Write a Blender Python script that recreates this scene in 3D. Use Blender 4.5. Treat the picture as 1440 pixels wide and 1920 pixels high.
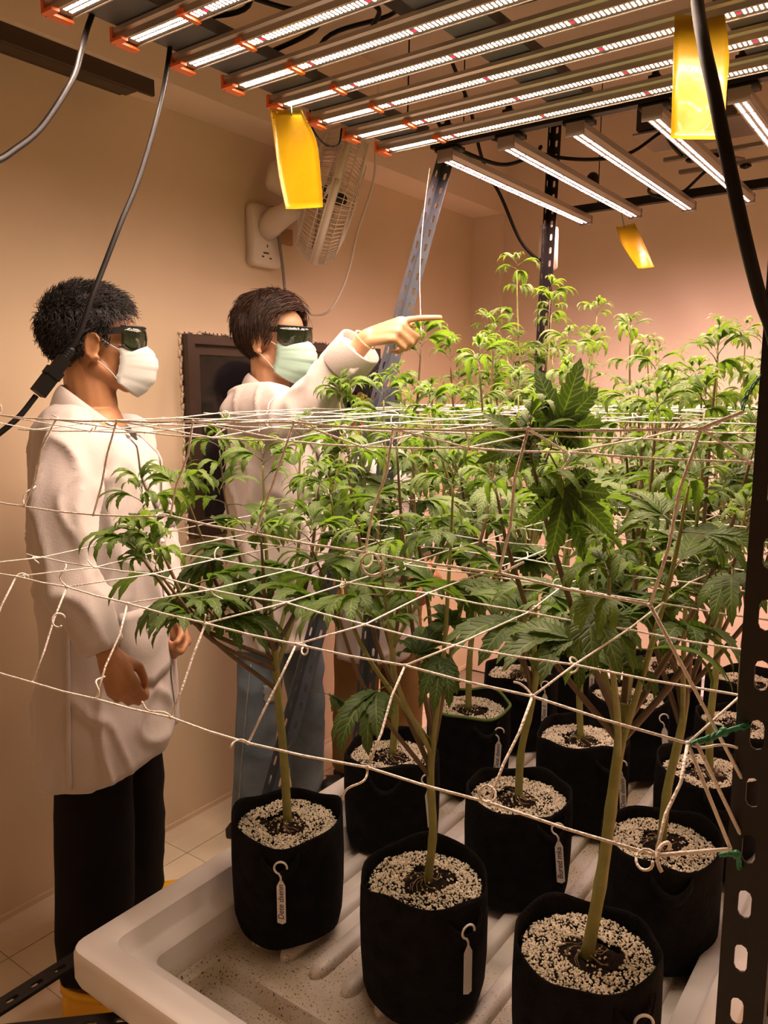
import bpy, bmesh, math, random
import numpy as np
from mathutils import Vector, Matrix, noise, Quaternion

for _o in list(bpy.data.objects):
    bpy.data.objects.remove(_o, do_unlink=True)
scene = bpy.context.scene
COL = scene.collection
random.seed(7)
PI = math.pi

# ------------------------------------------------------------------ camera
cam_data = bpy.data.cameras.new('camera')
cam_data.sensor_fit = 'VERTICAL'
cam_data.sensor_height = 36.0
cam_data.lens = 36.0 * 1480.0 / 1920.0
cam_data.clip_start = 0.02
cam_data.clip_end = 50
cam = bpy.data.objects.new('camera', cam_data)
COL.objects.link(cam)
cam.location = (0.0, 0.0, 1.48)
cam.rotation_euler = (math.radians(90) - math.atan(220.0 / 1480.0), 0.0, math.radians(36))
scene.camera = cam

# ------------------------------------------------------------------ world, exposure
world = bpy.data.worlds.new('world')
scene.world = world
world.use_nodes = True
world.node_tree.nodes['Background'].inputs[0].default_value = (1.0, 0.8, 0.62, 1)
world.node_tree.nodes['Background'].inputs[1].default_value = 0.02
vs = scene.view_settings
vs.view_transform = 'Standard'
vs.look = 'None'
vs.gamma = 1.0
vs.use_curve_mapping = False
vs.exposure = -0.08
LED_WARM = (1.0, 0.72, 0.555)      # colour of the near fixture's diodes
LED_PINK = (1.0, 0.61, 0.55)      # colour of the far fixture's diodes
LED_WARM_STRENGTH = 590.0
LED_PINK_STRENGTH = 800.0

# ------------------------------------------------------------------ helpers
def V(*a):
    return Vector(a[0]) if len(a) == 1 else Vector(a)

class MB:
    """collects simple shapes; build() links them as ONE mesh object"""
    def __init__(self):
        self.v = []; self.f = []; self.m = []
    def add(self, verts, faces, mi=0):
        n = len(self.v)
        self.v.extend([tuple(p) for p in verts])
        for q in faces:
            self.f.append(tuple(i + n for i in q)); self.m.append(mi)
        return self
    def box(self, c, s, M=None, mi=0):
        x, y, z = s[0] / 2, s[1] / 2, s[2] / 2
        vs_ = [V(a * x, b * y, d * z) for a in (-1, 1) for b in (-1, 1) for d in (-1, 1)]
        if M is not None: vs_ = [M @ p for p in vs_]
        c = V(c)
        return self.add([p + c for p in vs_], [(0,1,3,2),(4,6,7,5),(0,4,5,1),(2,3,7,6),(0,2,6,4),(1,5,7,3)], mi)
    def bar(self, a, b, w, h, up=(0,0,1), mi=0):
        a = V(a); b = V(b); d = (b - a); L = d.length; d.normalize()
        u = V(up); s = d.cross(u)
        if s.length < 1e-4: s = d.cross(V(1,0,0))
        s.normalize(); u = s.cross(d).normalized()
        M = Matrix((s, d, u)).transposed()
        return self.box((a + b) / 2, (w, L, h), M, mi)
    def ring_loft(self, rings, caps=True, mi=0, close=True):
        n = len(rings[0]); vs_ = [p for r in rings for p in r]; fs = []
        for i in range(len(rings) - 1):
            for j in range(n if close else n - 1):
                k = (j + 1) % n
                fs.append((i*n+j, i*n+k, (i+1)*n+k, (i+1)*n+j))
        if caps and close:
            fs.append(tuple(reversed(range(n))))
            fs.append(tuple((len(rings)-1)*n + j for j in range(n)))
        return self.add(vs_, fs, mi)
    def tube(self, pts, rad, sides=6, mi=0, caps=True):
        pts = [V(p) for p in pts]; N = len(pts)
        if not hasattr(rad, '__len__'): rad = [rad] * N
        rings = []; ref = None
        for i, p in enumerate(pts):
            d = (pts[min(i+1, N-1)] - pts[max(i-1, 0)])
            if d.length < 1e-9: d = V(0,0,1)
            d.normalize()
            if ref is None:
                ref = V(0,0,1) if abs(d.z) < .9 else V(1,0,0)
            s = d.cross(ref)
            if s.length < 1e-5: s = d.cross(V(.3,.8,.5))
            s.normalize(); u = s.cross(d).normalized(); ref = u
            rings.append([p + (s*math.cos(2*PI*k/sides) + u*math.sin(2*PI*k/sides))*rad[i] for k in range(sides)])
        return self.ring_loft(rings, caps, mi)
    def cap(self, a, ra, b, rb, sides=12, mi=0):
        """tapered capsule with rounded ends"""
        a = V(a); b = V(b); d = (b - a)
        if d.length < 1e-6: d = V(0,0,1e-4)
        d.normalize(); pts = []; rr = []
        for t in (-1, -.85, -.5): pts.append(a + d*ra*t); rr.append(ra*math.sqrt(max(0.0004, 1-t*t)))
        pts += [a, b]; rr += [ra, rb]
        for t in (.5, .85, 1): pts.append(b + d*rb*t); rr.append(rb*math.sqrt(max(0.0004, 1-t*t)))
        return self.tube(pts, rr, sides, mi)
    def ell(self, c, r, M=None, seg=16, rings=10, mi=0):
        c = V(c); R_ = []
        for i in range(rings + 1):
            t = PI * i / rings; st = max(math.sin(t), .02)
            row = []
            for j in range(seg):
                a = 2*PI*j/seg
                p = V(r[0]*st*math.cos(a), r[1]*st*math.sin(a), -r[2]*math.cos(t))
                if M is not None: p = M @ p
                row.append(c + p)
            R_.append(row)
        return self.ring_loft(R_, True, mi)
    def lathe(self, prof, seg=24, c=(0,0,0), mi=0, wob=None):
        rings = []
        for (r, z) in prof:
            row = []
            for j in range(seg):
                a = 2*PI*j/seg; k = wob(a, r, z) if wob else 1.0
                row.append((c[0] + r*k*math.cos(a), c[1] + r*k*math.sin(a), c[2] + z))
            rings.append(row)
        return self.ring_loft(rings, False, mi)
    def xf(self, M):
        self.v = [tuple(M @ V(p)) for p in self.v]; return self
    def mesh(self, name, mats, off=(0,0,0), smooth=True):
        me = bpy.data.meshes.new(name)
        ox, oy, oz = off
        me.from_pydata([(x-ox, y-oy, z-oz) for x, y, z in self.v], [], self.f)
        for m in (mats if isinstance(mats, (list, tuple)) else [mats]): me.materials.append(m)
        if any(self.m): me.polygons.foreach_set('material_index', self.m)
        if smooth: me.polygons.foreach_set('use_smooth', [True]*len(self.f))
        me.update()
        return me
    def build(self, name, mats, parent=None, smooth=True, world=True, sharp=None):
        """vertices are in world space unless world=False; the object sits on its parent"""
        off = parent_origin(parent) if (parent is not None and world) else (0,0,0)
        o = bpy.data.objects.new(name, self.mesh(name, mats, off, smooth))
        COL.objects.link(o)
        if parent is not None: o.parent = parent
        if sharp: o.data.set_sharp_from_angle(angle=sharp)
        return o

def parent_origin(p):
    o = V(0,0,0)
    while p is not None:
        o = o + p.location; p = p.parent
    return tuple(o)

def tag(o, label=None, cat=None, group=None, kind=None):
    if label: o['label'] = label
    if cat: o['category'] = cat
    if group: o['group'] = group
    if kind: o['kind'] = kind
    return o
def thing(name, label, cat, loc=(0,0,0), group=None):
    o = bpy.data.objects.new(name, None); COL.objects.link(o)
    o.location = loc; o.empty_display_size = .05
    return tag(o, label, cat, group)
def single(name, mb, mats, label, cat, base, group=None, smooth=True):
    """a thing that is one mesh; origin moved to its base point"""
    o = bpy.data.objects.new(name, mb.mesh(name, mats, base, smooth)); COL.objects.link(o)
    o.location = base
    return tag(o, label, cat, group)
def struct(name, mb, mats, smooth=False):
    o = mb.build(name, mats, None, smooth); o['kind'] = 'structure'; return o
def link_mesh(name, me, parent, loc=(0,0,0), rot=None, scale=None):
    o = bpy.data.objects.new(name, me); COL.objects.link(o); o.parent = parent; o.location = loc
    if rot is not None: o.rotation_mode = 'QUATERNION'; o.rotation_quaternion = rot
    if scale is not None: o.scale = (scale,)*3 if not hasattr(scale, '__len__') else scale
    return o
def bake(o):
    dg = bpy.context.evaluated_depsgraph_get(); dg.update()
    me = bpy.data.meshes.new_from_object(o.evaluated_get(dg))
    old = o.data; o.modifiers.clear(); o.data = me; me.name = old.name
    bpy.data.meshes.remove(old)
    return o
def remesh(o, vox, smooth_it=4, fac=.5):
    m = o.modifiers.new('r', 'REMESH'); m.mode = 'VOXEL'; m.voxel_size = vox; m.use_smooth_shade = True
    s = o.modifiers.new('s', 'SMOOTH'); s.iterations = smooth_it; s.factor = fac
    return bake(o)
def displace(o, fn, zk=1.0):
    me = o.data; n = len(me.vertices)
    co = np.empty(n*3, 'f'); me.vertices.foreach_get('co', co); co = co.reshape(-1, 3)
    no = np.empty(n*3, 'f'); me.vertices.foreach_get('normal', no); no = no.reshape(-1, 3)
    d = np.array([fn(V(*[float(t) for t in p])) for p in co], 'f')
    no[:, 2] *= zk
    co = co + no*d[:, None]
    me.vertices.foreach_set('co', co.ravel()); me.update()
def spline(pts, n=8):
    """Catmull-Rom through points"""
    P = [V(p) for p in pts]; P = [P[0]*2 - P[1]] + P + [P[-1]*2 - P[-2]]; out = []
    for i in range(1, len(P)-2):
        for k in range(n):
            t = k/n; a, b, c, d = P[i-1], P[i], P[i+1], P[i+2]
            out.append(.5*((2*b) + (c-a)*t + (2*a-5*b+4*c-d)*t*t + (3*b-a-3*c+d)*t**3))
    out.append(P[-2].copy()); return out

# ------------------------------------------------------------------ materials
def mat(name, col, rough=.6, metal=0.0, var=.0, vscale=8.0, bump=.0, bscale=60.0, spec=.5, sss=0.0, emit=None, estr=0.0, obj_var=0.0, coat=0.0, trans=0.0, alpha=1.0, sheen=0.0):
    m = bpy.data.materials.new(name); m.use_nodes = True
    nt = m.node_tree; b = nt.nodes['Principled BSDF']
    b.inputs['Base Color'].default_value = (*col, 1); b.inputs['Roughness'].default_value = rough
    b.inputs['Metallic'].default_value = metal; b.inputs['Specular IOR Level'].default_value = spec
    if coat: b.inputs['Coat Weight'].default_value = coat
    if trans: b.inputs['Transmission Weight'].default_value = trans
    if alpha < 1: b.inputs['Alpha'].default_value = alpha
    if sheen: b.inputs['Sheen Weight'].default_value = sheen
    if sss:
        b.inputs['Subsurface Weight'].default_value = sss; b.inputs['Subsurface Radius'].default_value = (.012, .005, .003)
        b.inputs['Subsurface Scale'].default_value = 1.0
    if emit: b.inputs['Emission Color'].default_value = (*emit, 1); b.inputs['Emission Strength'].default_value = estr
    if var or bump or obj_var:
        tc = nt.nodes.new('ShaderNodeTexCoord')
    if var or obj_var:
        mx = nt.nodes.new('ShaderNodeMix'); mx.data_type = 'RGBA'; mx.blend_type = 'MULTIPLY'
        mx.inputs[0].default_value = 1.0
        mx.inputs[6].default_value = (*col, 1)
        nz = nt.nodes.new('ShaderNodeTexNoise'); nz.inputs['Scale'].default_value = vscale; nz.inputs['Detail'].default_value = 5
        nt.links.new(tc.outputs['Object'], nz.inputs['Vector'])
        mr = nt.nodes.new('ShaderNodeMapRange'); mr.inputs[1].default_value = .3; mr.inputs[2].default_value = .7
        mr.inputs[3].default_value = 1 - var; mr.inputs[4].default_value = 1 + var*.35
        nt.links.new(nz.outputs['Fac'], mr.inputs[0])
        last = mr.outputs[0]
        if obj_var:
            oi = nt.nodes.new('ShaderNodeObjectInfo')
            m2 = nt.nodes.new('ShaderNodeMapRange'); m2.inputs[3].default_value = 1 - obj_var; m2.inputs[4].default_value = 1 + obj_var
            nt.links.new(oi.outputs['Random'], m2.inputs[0])
            ml = nt.nodes.new('ShaderNodeMath'); ml.operation = 'MULTIPLY'
            nt.links.new(last, ml.inputs[0]); nt.links.new(m2.outputs[0], ml.inputs[1]); last = ml.outputs[0]
        nt.links.new(last, mx.inputs[7]); nt.links.new(mx.outputs[2], b.inputs['Base Color'])
    if bump:
        n2 = nt.nodes.new('ShaderNodeTexNoise'); n2.inputs['Scale'].default_value = bscale; n2.inputs['Detail'].default_value = 4
        nt.links.new(tc.outputs['Object'], n2.inputs['Vector'])
        bp = nt.nodes.new('ShaderNodeBump'); bp.inputs['Strength'].default_value = bump; bp.inputs['Distance'].default_value = .01
        nt.links.new(n2.outputs['Fac'], bp.inputs['Height']); nt.links.new(bp.outputs[0], b.inputs['Normal'])
    return m

def emat(name, col, strength, focus=0.0):
    """a diode; focus > 0 gives it the forward-weighted beam of a lensed LED"""
    m = bpy.data.materials.new(name); m.use_nodes = True; nt = m.node_tree
    nt.nodes.remove(nt.nodes['Principled BSDF'])
    e = nt.nodes.new('ShaderNodeEmission'); e.inputs[0].default_value = (*col, 1); e.inputs[1].default_value = strength
    if focus:
        g = nt.nodes.new('ShaderNodeNewGeometry'); d = nt.nodes.new('ShaderNodeVectorMath'); d.operation = 'DOT_PRODUCT'
        nt.links.new(g.outputs['Normal'], d.inputs[0]); nt.links.new(g.outputs['Incoming'], d.inputs[1])
        p = nt.nodes.new('ShaderNodeMath'); p.operation = 'POWER'; nt.links.new(d.outputs['Value'], p.inputs[0]); p.inputs[1].default_value = focus
        q = nt.nodes.new('ShaderNodeMath'); q.operation = 'MULTIPLY'; nt.links.new(p.outputs[0], q.inputs[0]); q.inputs[1].default_value = strength
        nt.links.new(q.outputs[0], e.inputs[1])
    nt.links.new(e.outputs[0], nt.nodes['Material Output'].inputs[0]); return m

def leaf_mat(name, col, tip, transl):
    m = bpy.data.materials.new(name); m.use_nodes = True; nt = m.node_tree; L = nt.links
    b = nt.nodes['Principled BSDF']; b.inputs['Roughness'].default_value = .48; b.inputs['Specular IOR Level'].default_value = .22
    uv = nt.nodes.new('ShaderNodeUVMap'); sx = nt.nodes.new('ShaderNodeSeparateXYZ'); L.new(uv.outputs[0], sx.inputs[0])
    def math_(op, a, b_=None, c=None):
        n = nt.nodes.new('ShaderNodeMath'); n.operation = op
        for i, q in enumerate((a, b_, c)):
            if q is None: continue
            if isinstance(q, (int, float)): n.inputs[i].default_value = q
            else: L.new(q, n.inputs[i])
        return n.outputs[0]
    s = math_('ABSOLUTE', math_('SUBTRACT', sx.outputs[1], .5)); s = math_('MULTIPLY', s, 2.0)      # 0 midrib .. 1 edge
    ph = math_('SUBTRACT', sx.outputs[0], math_('MULTIPLY', s, .11))
    w = math_('SINE', math_('MULTIPLY', ph, 2*PI*12))
    vein = math_('POWER', math_('MULTIPLY_ADD', w, .5, .5), 6.0)
    mid = math_('LESS_THAN', s, .07)
    vein = math_('MAXIMUM', math_('MULTIPLY', vein, .55), mid)
    oi = nt.nodes.new('ShaderNodeObjectInfo')
    r1 = nt.nodes.new('ShaderNodeMix'); r1.data_type = 'RGBA'; r1.inputs[6].default_value = (*col, 1); r1.inputs[7].default_value = (*tip, 1)
    L.new(oi.outputs['Random'], r1.inputs[0])
    r2 = nt.nodes.new('ShaderNodeMix'); r2.data_type = 'RGBA'; r2.inputs[7].default_value = (.23, .33, .07, 1)
    L.new(math_('MULTIPLY', vein, .55), r2.inputs[0]); L.new(r1.outputs[2], r2.inputs[6])
    L.new(r2.outputs[2], b.inputs['Base Color'])
    bp = nt.nodes.new('ShaderNodeBump'); bp.inputs['Strength'].default_value = .55; bp.inputs['Distance'].default_value = .004
    L.new(math_('SUBTRACT', 1.0, vein), bp.inputs['Height']); L.new(bp.outputs[0], b.inputs['Normal'])
    tr = nt.nodes.new('ShaderNodeBsdfTranslucent'); tm = nt.nodes.new('ShaderNodeMix'); tm.data_type = 'RGBA'; tm.blend_type = 'MULTIPLY'
    tm.inputs[0].default_value = 1; tm.inputs[7].default_value = (1.6, 1.9, .55, 1); L.new(r2.outputs[2], tm.inputs[6]); L.new(tm.outputs[2], tr.inputs[0])
    ms = nt.nodes.new('ShaderNodeMixShader'); ms.inputs[0].default_value = transl
    L.new(b.outputs[0], ms.inputs[1]); L.new(tr.outputs[0], ms.inputs[2]); L.new(ms.outputs[0], nt.nodes['Material Output'].inputs[0])
    return m

def tray_mat():
    m = mat('tray_plastic', (.86, .82, .80), .35, bump=.05, bscale=30)
    nt = m.node_tree; b = nt.nodes['Principled BSDF']; L = nt.links
    ge = nt.nodes.new('ShaderNodeNewGeometry'); sx = nt.nodes.new('ShaderNodeSeparateXYZ'); L.new(ge.outputs['Position'], sx.inputs[0])
    low = nt.nodes.new('ShaderNodeMapRange'); low.inputs[1].default_value = .345; low.inputs[2].default_value = .315; L.new(sx.outputs[2], low.inputs[0])
    n1 = nt.nodes.new('ShaderNodeTexNoise'); n1.inputs['Scale'].default_value = 5; n1.inputs['Detail'].default_value = 6; L.new(ge.outputs['Position'], n1.inputs[0])
    n2 = nt.nodes.new('ShaderNodeTexNoise'); n2.inputs['Scale'].default_value = 210; n2.inputs['Detail'].default_value = 3; L.new(ge.outputs['Position'], n2.inputs[0])
    def mp(a, lo, hi):
        r = nt.nodes.new('ShaderNodeMapRange'); r.inputs[1].default_value = lo; r.inputs[2].default_value = hi; L.new(a, r.inputs[0]); return r.outputs[0]
    def mul(a, c):
        q = nt.nodes.new('ShaderNodeMath'); q.operation = 'MULTIPLY'; L.new(a, q.inputs[0])
        if isinstance(c, float): q.inputs[1].default_value = c
        else: L.new(c, q.inputs[1])
        return q.outputs[0]
    sand = mul(mul(mp(n1.outputs[0], .35, .6), low.outputs[0]), .9)
    speck = mul(mul(mp(n2.outputs[0], .60, .66), mp(n1.outputs[0], .42, .56)), low.outputs[0])
    a = nt.nodes.new('ShaderNodeMix'); a.data_type = 'RGBA'; a.inputs[6].default_value = (.86, .82, .80, 1); a.inputs[7].default_value = (.55, .46, .33, 1); L.new(sand, a.inputs[0])
    c = nt.nodes.new('ShaderNodeMix'); c.data_type = 'RGBA'; c.inputs[7].default_value = (.035, .022, .014, 1); L.new(speck, c.inputs[0]); L.new(a.outputs[2], c.inputs[6])
    L.new(c.outputs[2], b.inputs['Base Color'])
    return m

M = dict(
    wall=mat('wall_paint', (.73, .59, .41), .75, var=.06, vscale=2.5, bump=.05, bscale=25),
    wall_back=mat('wall_paint_rose', (.82, .67, .53), .75, var=.05, vscale=2.0, bump=.04, bscale=25),
    ceiling=mat('ceiling_paint', (.56, .47, .38), .8, var=.05),
    tile=mat('floor_tile', (.78, .68, .52), .28, var=.10, vscale=3.0, obj_var=.04),
    grout=mat('grout', (.30, .24, .17), .9),
    black=mat('black_metal', (.009, .007, .0065), .45, var=.4, vscale=14, bump=.1, spec=.35),
    grey_steel=mat('blue_grey_steel', (.05, .058, .072), .6, metal=.0, var=.2, vscale=12),
    dark_alu=mat('bronze_aluminium', (.07, .045, .03), .45, metal=.3, var=.15),
    glass_dark=mat('dark_window_glass', (.012, .010, .012), .08, spec=.5),
    alu=mat('lamp_aluminium', (.55, .50, .45), .35, metal=.6),
    grey_rail=mat('lamp_rail_grey', (.10, .105, .12), .5),
    orange=mat('orange_plastic', (.85, .17, .04), .35),
    led_board=mat('led_board', (.30, .27, .24), .5),
    cord=mat('black_cord', (.008, .007, .007), .45, spec=.18),
    grey_cord=mat('grey_cord', (.22, .19, .17), .45),
    white_cord=mat('white_cord', (.75, .68, .6), .5),
    trap=mat('yellow_sticky_film', (.44, .265, .003), .30, var=.05, vscale=10, bump=.25, bscale=16, coat=.2),
    tray=tray_mat(),
    pot=mat('black_felt', (.010, .009, .009), .95, var=.5, vscale=30, bump=.4, bscale=180, spec=.12),
    green_trim=mat('green_binding', (.10, .17, .04), .8),
    soil=mat('dark_soil', (.020, .012, .008), .95, var=.5, vscale=60, bump=.8, bscale=90, spec=.15),
    perlite=mat('perlite', (.92, .83, .68), .85, var=.12, vscale=40),
    root=mat('fine_roots', (.45, .33, .18), .9),
    stem=mat('green_stem', (.27, .27, .075), .55, var=.25, vscale=30, bump=.2, bscale=80),
    branch=mat('reddish_branch', (.15, .095, .045), .55, var=.4, vscale=14),
    petiole=mat('petiole', (.16, .15, .045), .5, var=.3, vscale=20),
    leaf=leaf_mat('leaf_mature', (.052, .088, .028), (.085, .125, .044), .30),
    leaf_mid=leaf_mat('leaf_mid', (.070, .118, .032), (.112, .165, .052), .32),
    leaf_young=leaf_mat('leaf_young', (.095, .155, .036), (.140, .205, .052), .34),
    string=mat('white_string', (.88, .82, .74), .8, bump=.5, bscale=300),
    tie=mat('green_tie', (.02, .20, .085), .4),
    tag=mat('white_plastic_tag', (.80, .76, .72), .4),
    ink=mat('pen_ink', (.09, .05, .10), .6),
    fan=mat('fan_white_plastic', (.74, .66, .56), .4),
    fan_dark=mat('fan_motor', (.03, .025, .02), .5),
    card=mat('brown_card', (.42, .26, .11), .8),
    coat1=mat('lab_coat_white', (.53, .475, .455), .85, var=.05, vscale=5, bump=.10, bscale=260, sheen=.2, spec=.2),
    coat2=mat('lab_coat_pinkish', (.52, .465, .44), .85, var=.05, vscale=5, bump=.10, bscale=260, sheen=.2, spec=.2),
    skin1=mat('skin_tan', (.40, .19, .085), .45, var=.10, vscale=25, bump=.06, bscale=150, sss=.25),
    skin2=mat('skin_light', (.48, .26, .14), .45, var=.06, vscale=25, bump=.06, bscale=150, sss=.25),
    skin3=mat('skin_brown', (.44, .19, .09), .45, var=.10, vscale=25, bump=.06, bscale=150, sss=.25),
    hair_black=mat('hair_black', (.010, .007, .006), .6, spec=.5),
    hair_brown=mat('hair_brown', (.050, .022, .011), .40, var=.5, vscale=35, spec=.5),
    mask_white=mat('mask_white', (.50, .53, .51), .8, bump=.05, bscale=300),
    mask_green=mat('mask_green', (.34, .52, .44), .8, bump=.05, bscale=300),
    lens=mat('dark_green_lens', (.006, .012, .006), .06, spec=.7, coat=.6),
    lens_edge=mat('green_lens_edge', (.03, .10, .012), .15),
    frame=mat('black_frame', (.008, .008, .008), .3),
    eye=mat('eye_white', (.75, .70, .65), .3),
    pants_black=mat('black_trousers', (.008, .006, .006), .9, var=.4, vscale=8, bump=.15, bscale=120, spec=.15),
    jeans=mat('blue_jeans', (.17, .23, .29), .85, var=.45, vscale=7, bump=.25, bscale=220, spec=.2),
    jeans_worn=mat('worn_denim', (.34, .35, .35), .9, var=.3, vscale=30, bump=.3, bscale=200),
    khaki=mat('khaki_trousers', (.30, .17, .065), .85, var=.2, vscale=6, bump=.15, bscale=150, spec=.2),
    shirt=mat('black_shirt', (.012, .010, .010), .9),
    clog=mat('yellow_clog', (.80, .43, .012), .5, var=.1, vscale=10),
    sandal=mat('black_sandal', (.012, .010, .010), .55),
    gold=mat('bead_bracelet', (.85, .66, .36), .3, metal=.4),
    black_box=mat('driver_black', (.022, .018, .018), .5, var=.2),
    bracket=mat('bracket_grey', (.30, .25, .22), .45, metal=.5),
)
led_w = emat('led_white', LED_WARM, LED_WARM_STRENGTH, 1.4)
led_r = emat('led_red', (1.0, .02, .06), 3.0)
led_p = emat('led_white_pink', LED_PINK, LED_PINK_STRENGTH, 1.4)
led_m = emat('led_magenta', (1.0, .12, .75), 4.0)
# ================================================================== the room
WX, BY = -2.08, 3.66
fl = MB(); fl.box((-.64, 1.38, -.06), (3.1, 4.8, .10))
floor = struct('floor', fl, M['grout'])
TS = .598
tile_me = None
tb = bmesh.new(); bmesh.ops.create_cube(tb, size=1.0)
for v in tb.verts: v.co = V(v.co.x*TS, v.co.y*TS, v.co.z*.012)
tile_me = bpy.data.meshes.new('tile'); tb.to_mesh(tile_me); tb.free(); tile_me.materials.append(M['tile'])
for i in range(7):
    for j in range(10):
        x = -1.92 - .30 + .6*i; y = -.55 + .6*j
        if x > .8 or y > 3.6: continue
        if i == 0:
            o = link_mesh('tile', tile_me, floor, (-2.0, y, -.004)); o.scale = (.26, 1, 1)
        else:
            o = link_mesh('tile', tile_me, floor, (x, y, -.004))
struct('wall_left', MB().box((WX-.05, 1.38, 1.36), (.10, 4.8, 2.74)), M['wall'])
struct('wall_back', MB().box((-.64, BY+.05, 1.36), (3.1, .10, 2.74)), M['wall_back'])
struct('wall_right', MB().box((.85, 1.38, 1.36), (.10, 4.8, 2.74)), M['wall'])
struct('wall_front', MB().box((-.64, -.92, 1.36), (3.1, .10, 2.74)), M['wall'])
struct('ceiling', MB().box((-.64, 1.38, 2.77), (3.1, 4.8, .10)), M['ceiling'])
struct('trim_1', MB().box((WX+.085, 1.38, 2.54), (.17, 4.56, .36)), M['wall_back'])          # boxed beam along the left wall
struct('trim_2', MB().box((WX+.080, BY-.02, 1.18), (.16, .04, 2.36)), M['wall_back'])        # shallow pilaster in the corner
struct('trim_3', MB().box((WX+.003, 1.38, .010), (.006, 4.56, .018)), M['wall'])

# window: dark sliding aluminium window in the left wall
wn = MB()
def wframe(y0, y1, z0, z1, t, dpt, xc):
    wn.box((xc, (y0+y1)/2, z1-t/2), (dpt, y1-y0, t)); wn.box((xc, (y0+y1)/2, z0+t/2), (dpt, y1-y0, t))
    wn.box((xc, y0+t/2, (z0+z1)/2), (dpt, t, z1-z0-2*t)); wn.box((xc, y1-t/2, (z0+z1)/2), (dpt, t, z1-z0-2*t))
wframe(1.735, 2.79, 1.00, 1.675, .03, .05, WX+.010)
win = struct('window_1', wn, M['dark_alu'])
for k, (a, b, xo) in enumerate([(1.762, 2.14, .006), (2.10, 2.47, .016), (2.42, 2.765, .006)]):
    wn = MB(); wframe(a, b, 1.028, 1.648, .036, .022, WX+xo)
    s = wn.build('sash', M['dark_alu'], win, smooth=False)
    MB().box((WX+xo, (a+b)/2, 1.338), (.006, b-a-.06, .57)).build('pane', M['glass_dark'], s, smooth=False)
# crumbling plaster edge around the window
pl = MB(); random.seed(3)
for i in range(60):
    y = 1.735 + 1.05*i/59; pl.box((WX+.004, y, 1.681+random.uniform(-.004, .006)), (.012, .022, random.uniform(.005, .010)))
for i in range(36):
    z = 1.0 + .67*i/35; pl.box((WX+.004, 1.729+random.uniform(-.003, .003), z), (.008, random.uniform(.004, .008), .022))
pl.build('plaster_edge', M['wall_back'], win)

# dark metal channel fixed under the beam
ch = MB()
ch.box((-1.985, .62, 2.375), (.10, 1.86, .012)); ch.box((-1.936, .62, 2.36), (.012, 1.86, .085)); ch.box((-2.03, .61, 2.345), (.010, 1.80, .03))
ch.box((-1.97, .60, 2.322), (.05, 1.80, .008))
single('sliding_door_track', ch, M['dark_alu'], 'dark brown metal door track fixed to the left wall under the beam', 'door track', (-1.985, .62, 2.32), smooth=False)

# ================================================================== slotted angle steel
def angle_iron(a, b, w=.038, up1=(1,0,0), up2=(0,1,0), pitch=.05, slot=.026, sw=.0105, t=.0022):
    """L profile from a to b; the flanges grow along up1 and up2 and carry real slots"""
    a = V(a); b = V(b); d = b - a; L = d.length; d.normalize()
    mb = MB()
    ups = []
    for u in (up1, up2):
        u = V(u); u = (u - d*u.dot(d)).normalized(); ups.append(u)
    n = max(1, int(L/pitch)); p = L/n
    NS = 5
    for ui, u in enumerate(ups):
        nrm = ups[1-ui]
        hole = []
        hc = w*.56
        for k in range(NS):      # right end half circle
            an = -PI/2 + PI*k/(NS-1); hole.append((p/2 + (slot-sw)/2 + math.cos(an)*sw/2, hc + math.sin(an)*sw/2))
        for k in range(NS):
            an = PI/2 + PI*k/(NS-1); hole.append((p/2 - (slot-sw)/2 + math.cos(an)*sw/2, hc + math.sin(an)*sw/2))
        outer = []
        for (x, y) in hole:      # push the hole outline to the cell border
            dx, dy = x - p/2, y - hc
            outer.append((p if dx > 0 else 0.0, None, dy))
        # outer ring: corners + points
        oc = []
        for i, (x, y) in enumerate(hole):
            if i < NS:
                an = -PI/2 + PI*i/(NS-1); s = math.sin(an)
            else:
                an = PI/2 + PI*(i-NS)/(NS-1); s = math.sin(an)
            xx = p if i < NS else 0.0
            yy = hc + s*(w-hc) if s > 0 else hc + s*hc
            oc.append((xx, yy))
        for c in range(n):
            base = a + d*(p*c)
            H = [base + d*x + u*y for x, y in hole]; O = [base + d*x + u*y for x, y in oc]
            N = len(H); top = nrm*t
            vs_ = H + O + [q + top for q in H] + [q + top for q in O]; fs = []
            for i in range(N):
                j = (i+1) % N
                fs.append((i, j, N+j, N+i)); fs.append((2*N+i, 3*N+i, 3*N+j, 2*N+j)); fs.append((i, 2*N+i, 2*N+j, j))
            mb.add(vs_, fs)
        # rim of the flange
        q = a + u*w
        mb.add([q, q+d*L, q+d*L+nrm*t, q+nrm*t], [(0,1,2,3)])
    return mb

rack = thing('plant_rack', 'black slotted angle steel rack that carries the white tray and its plants', 'rack', (-.75, 1.75, 0))
XL, XR, YF, YM, YB = -1.385, -.10, .60, 1.80, 2.95
RT = .325
def post(a, b, u1, u2, mt='black', **k):
    o = angle_iron(a, b, up1=u1, up2=u2, **k).build('post', M[mt], rack, smooth=False); return o
tag(post((-.093, .683, 0), (-.093, .683, 2.30), (-1, .0, 0), (0, 1, 0)), 'black slotted post at the right edge of the view')   # leans slightly
post((XL, YF, 0), (XL, YF, 2.30), (1, 0, 0), (0, 1, 0))
tag(post((-1.375, 1.70, 0), (-1.365, 1.915, 1.50), (1, 0, 0), (0, -1, 0), 'grey_steel'), 'blue grey slotted post halfway along the tray')
post((XL, 2.85, 0), (XL, 3.03, 2.62), (1, 0, 0), (0, -1, 0))
post((XR, YB, 0), (XR, YB+.08, 2.62), (-1, 0, 0), (0, -1, 0))
post((XR, YM, 0), (XR, YM+.05, 2.3), (-1, 0, 0), (0, -1, 0))
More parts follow.
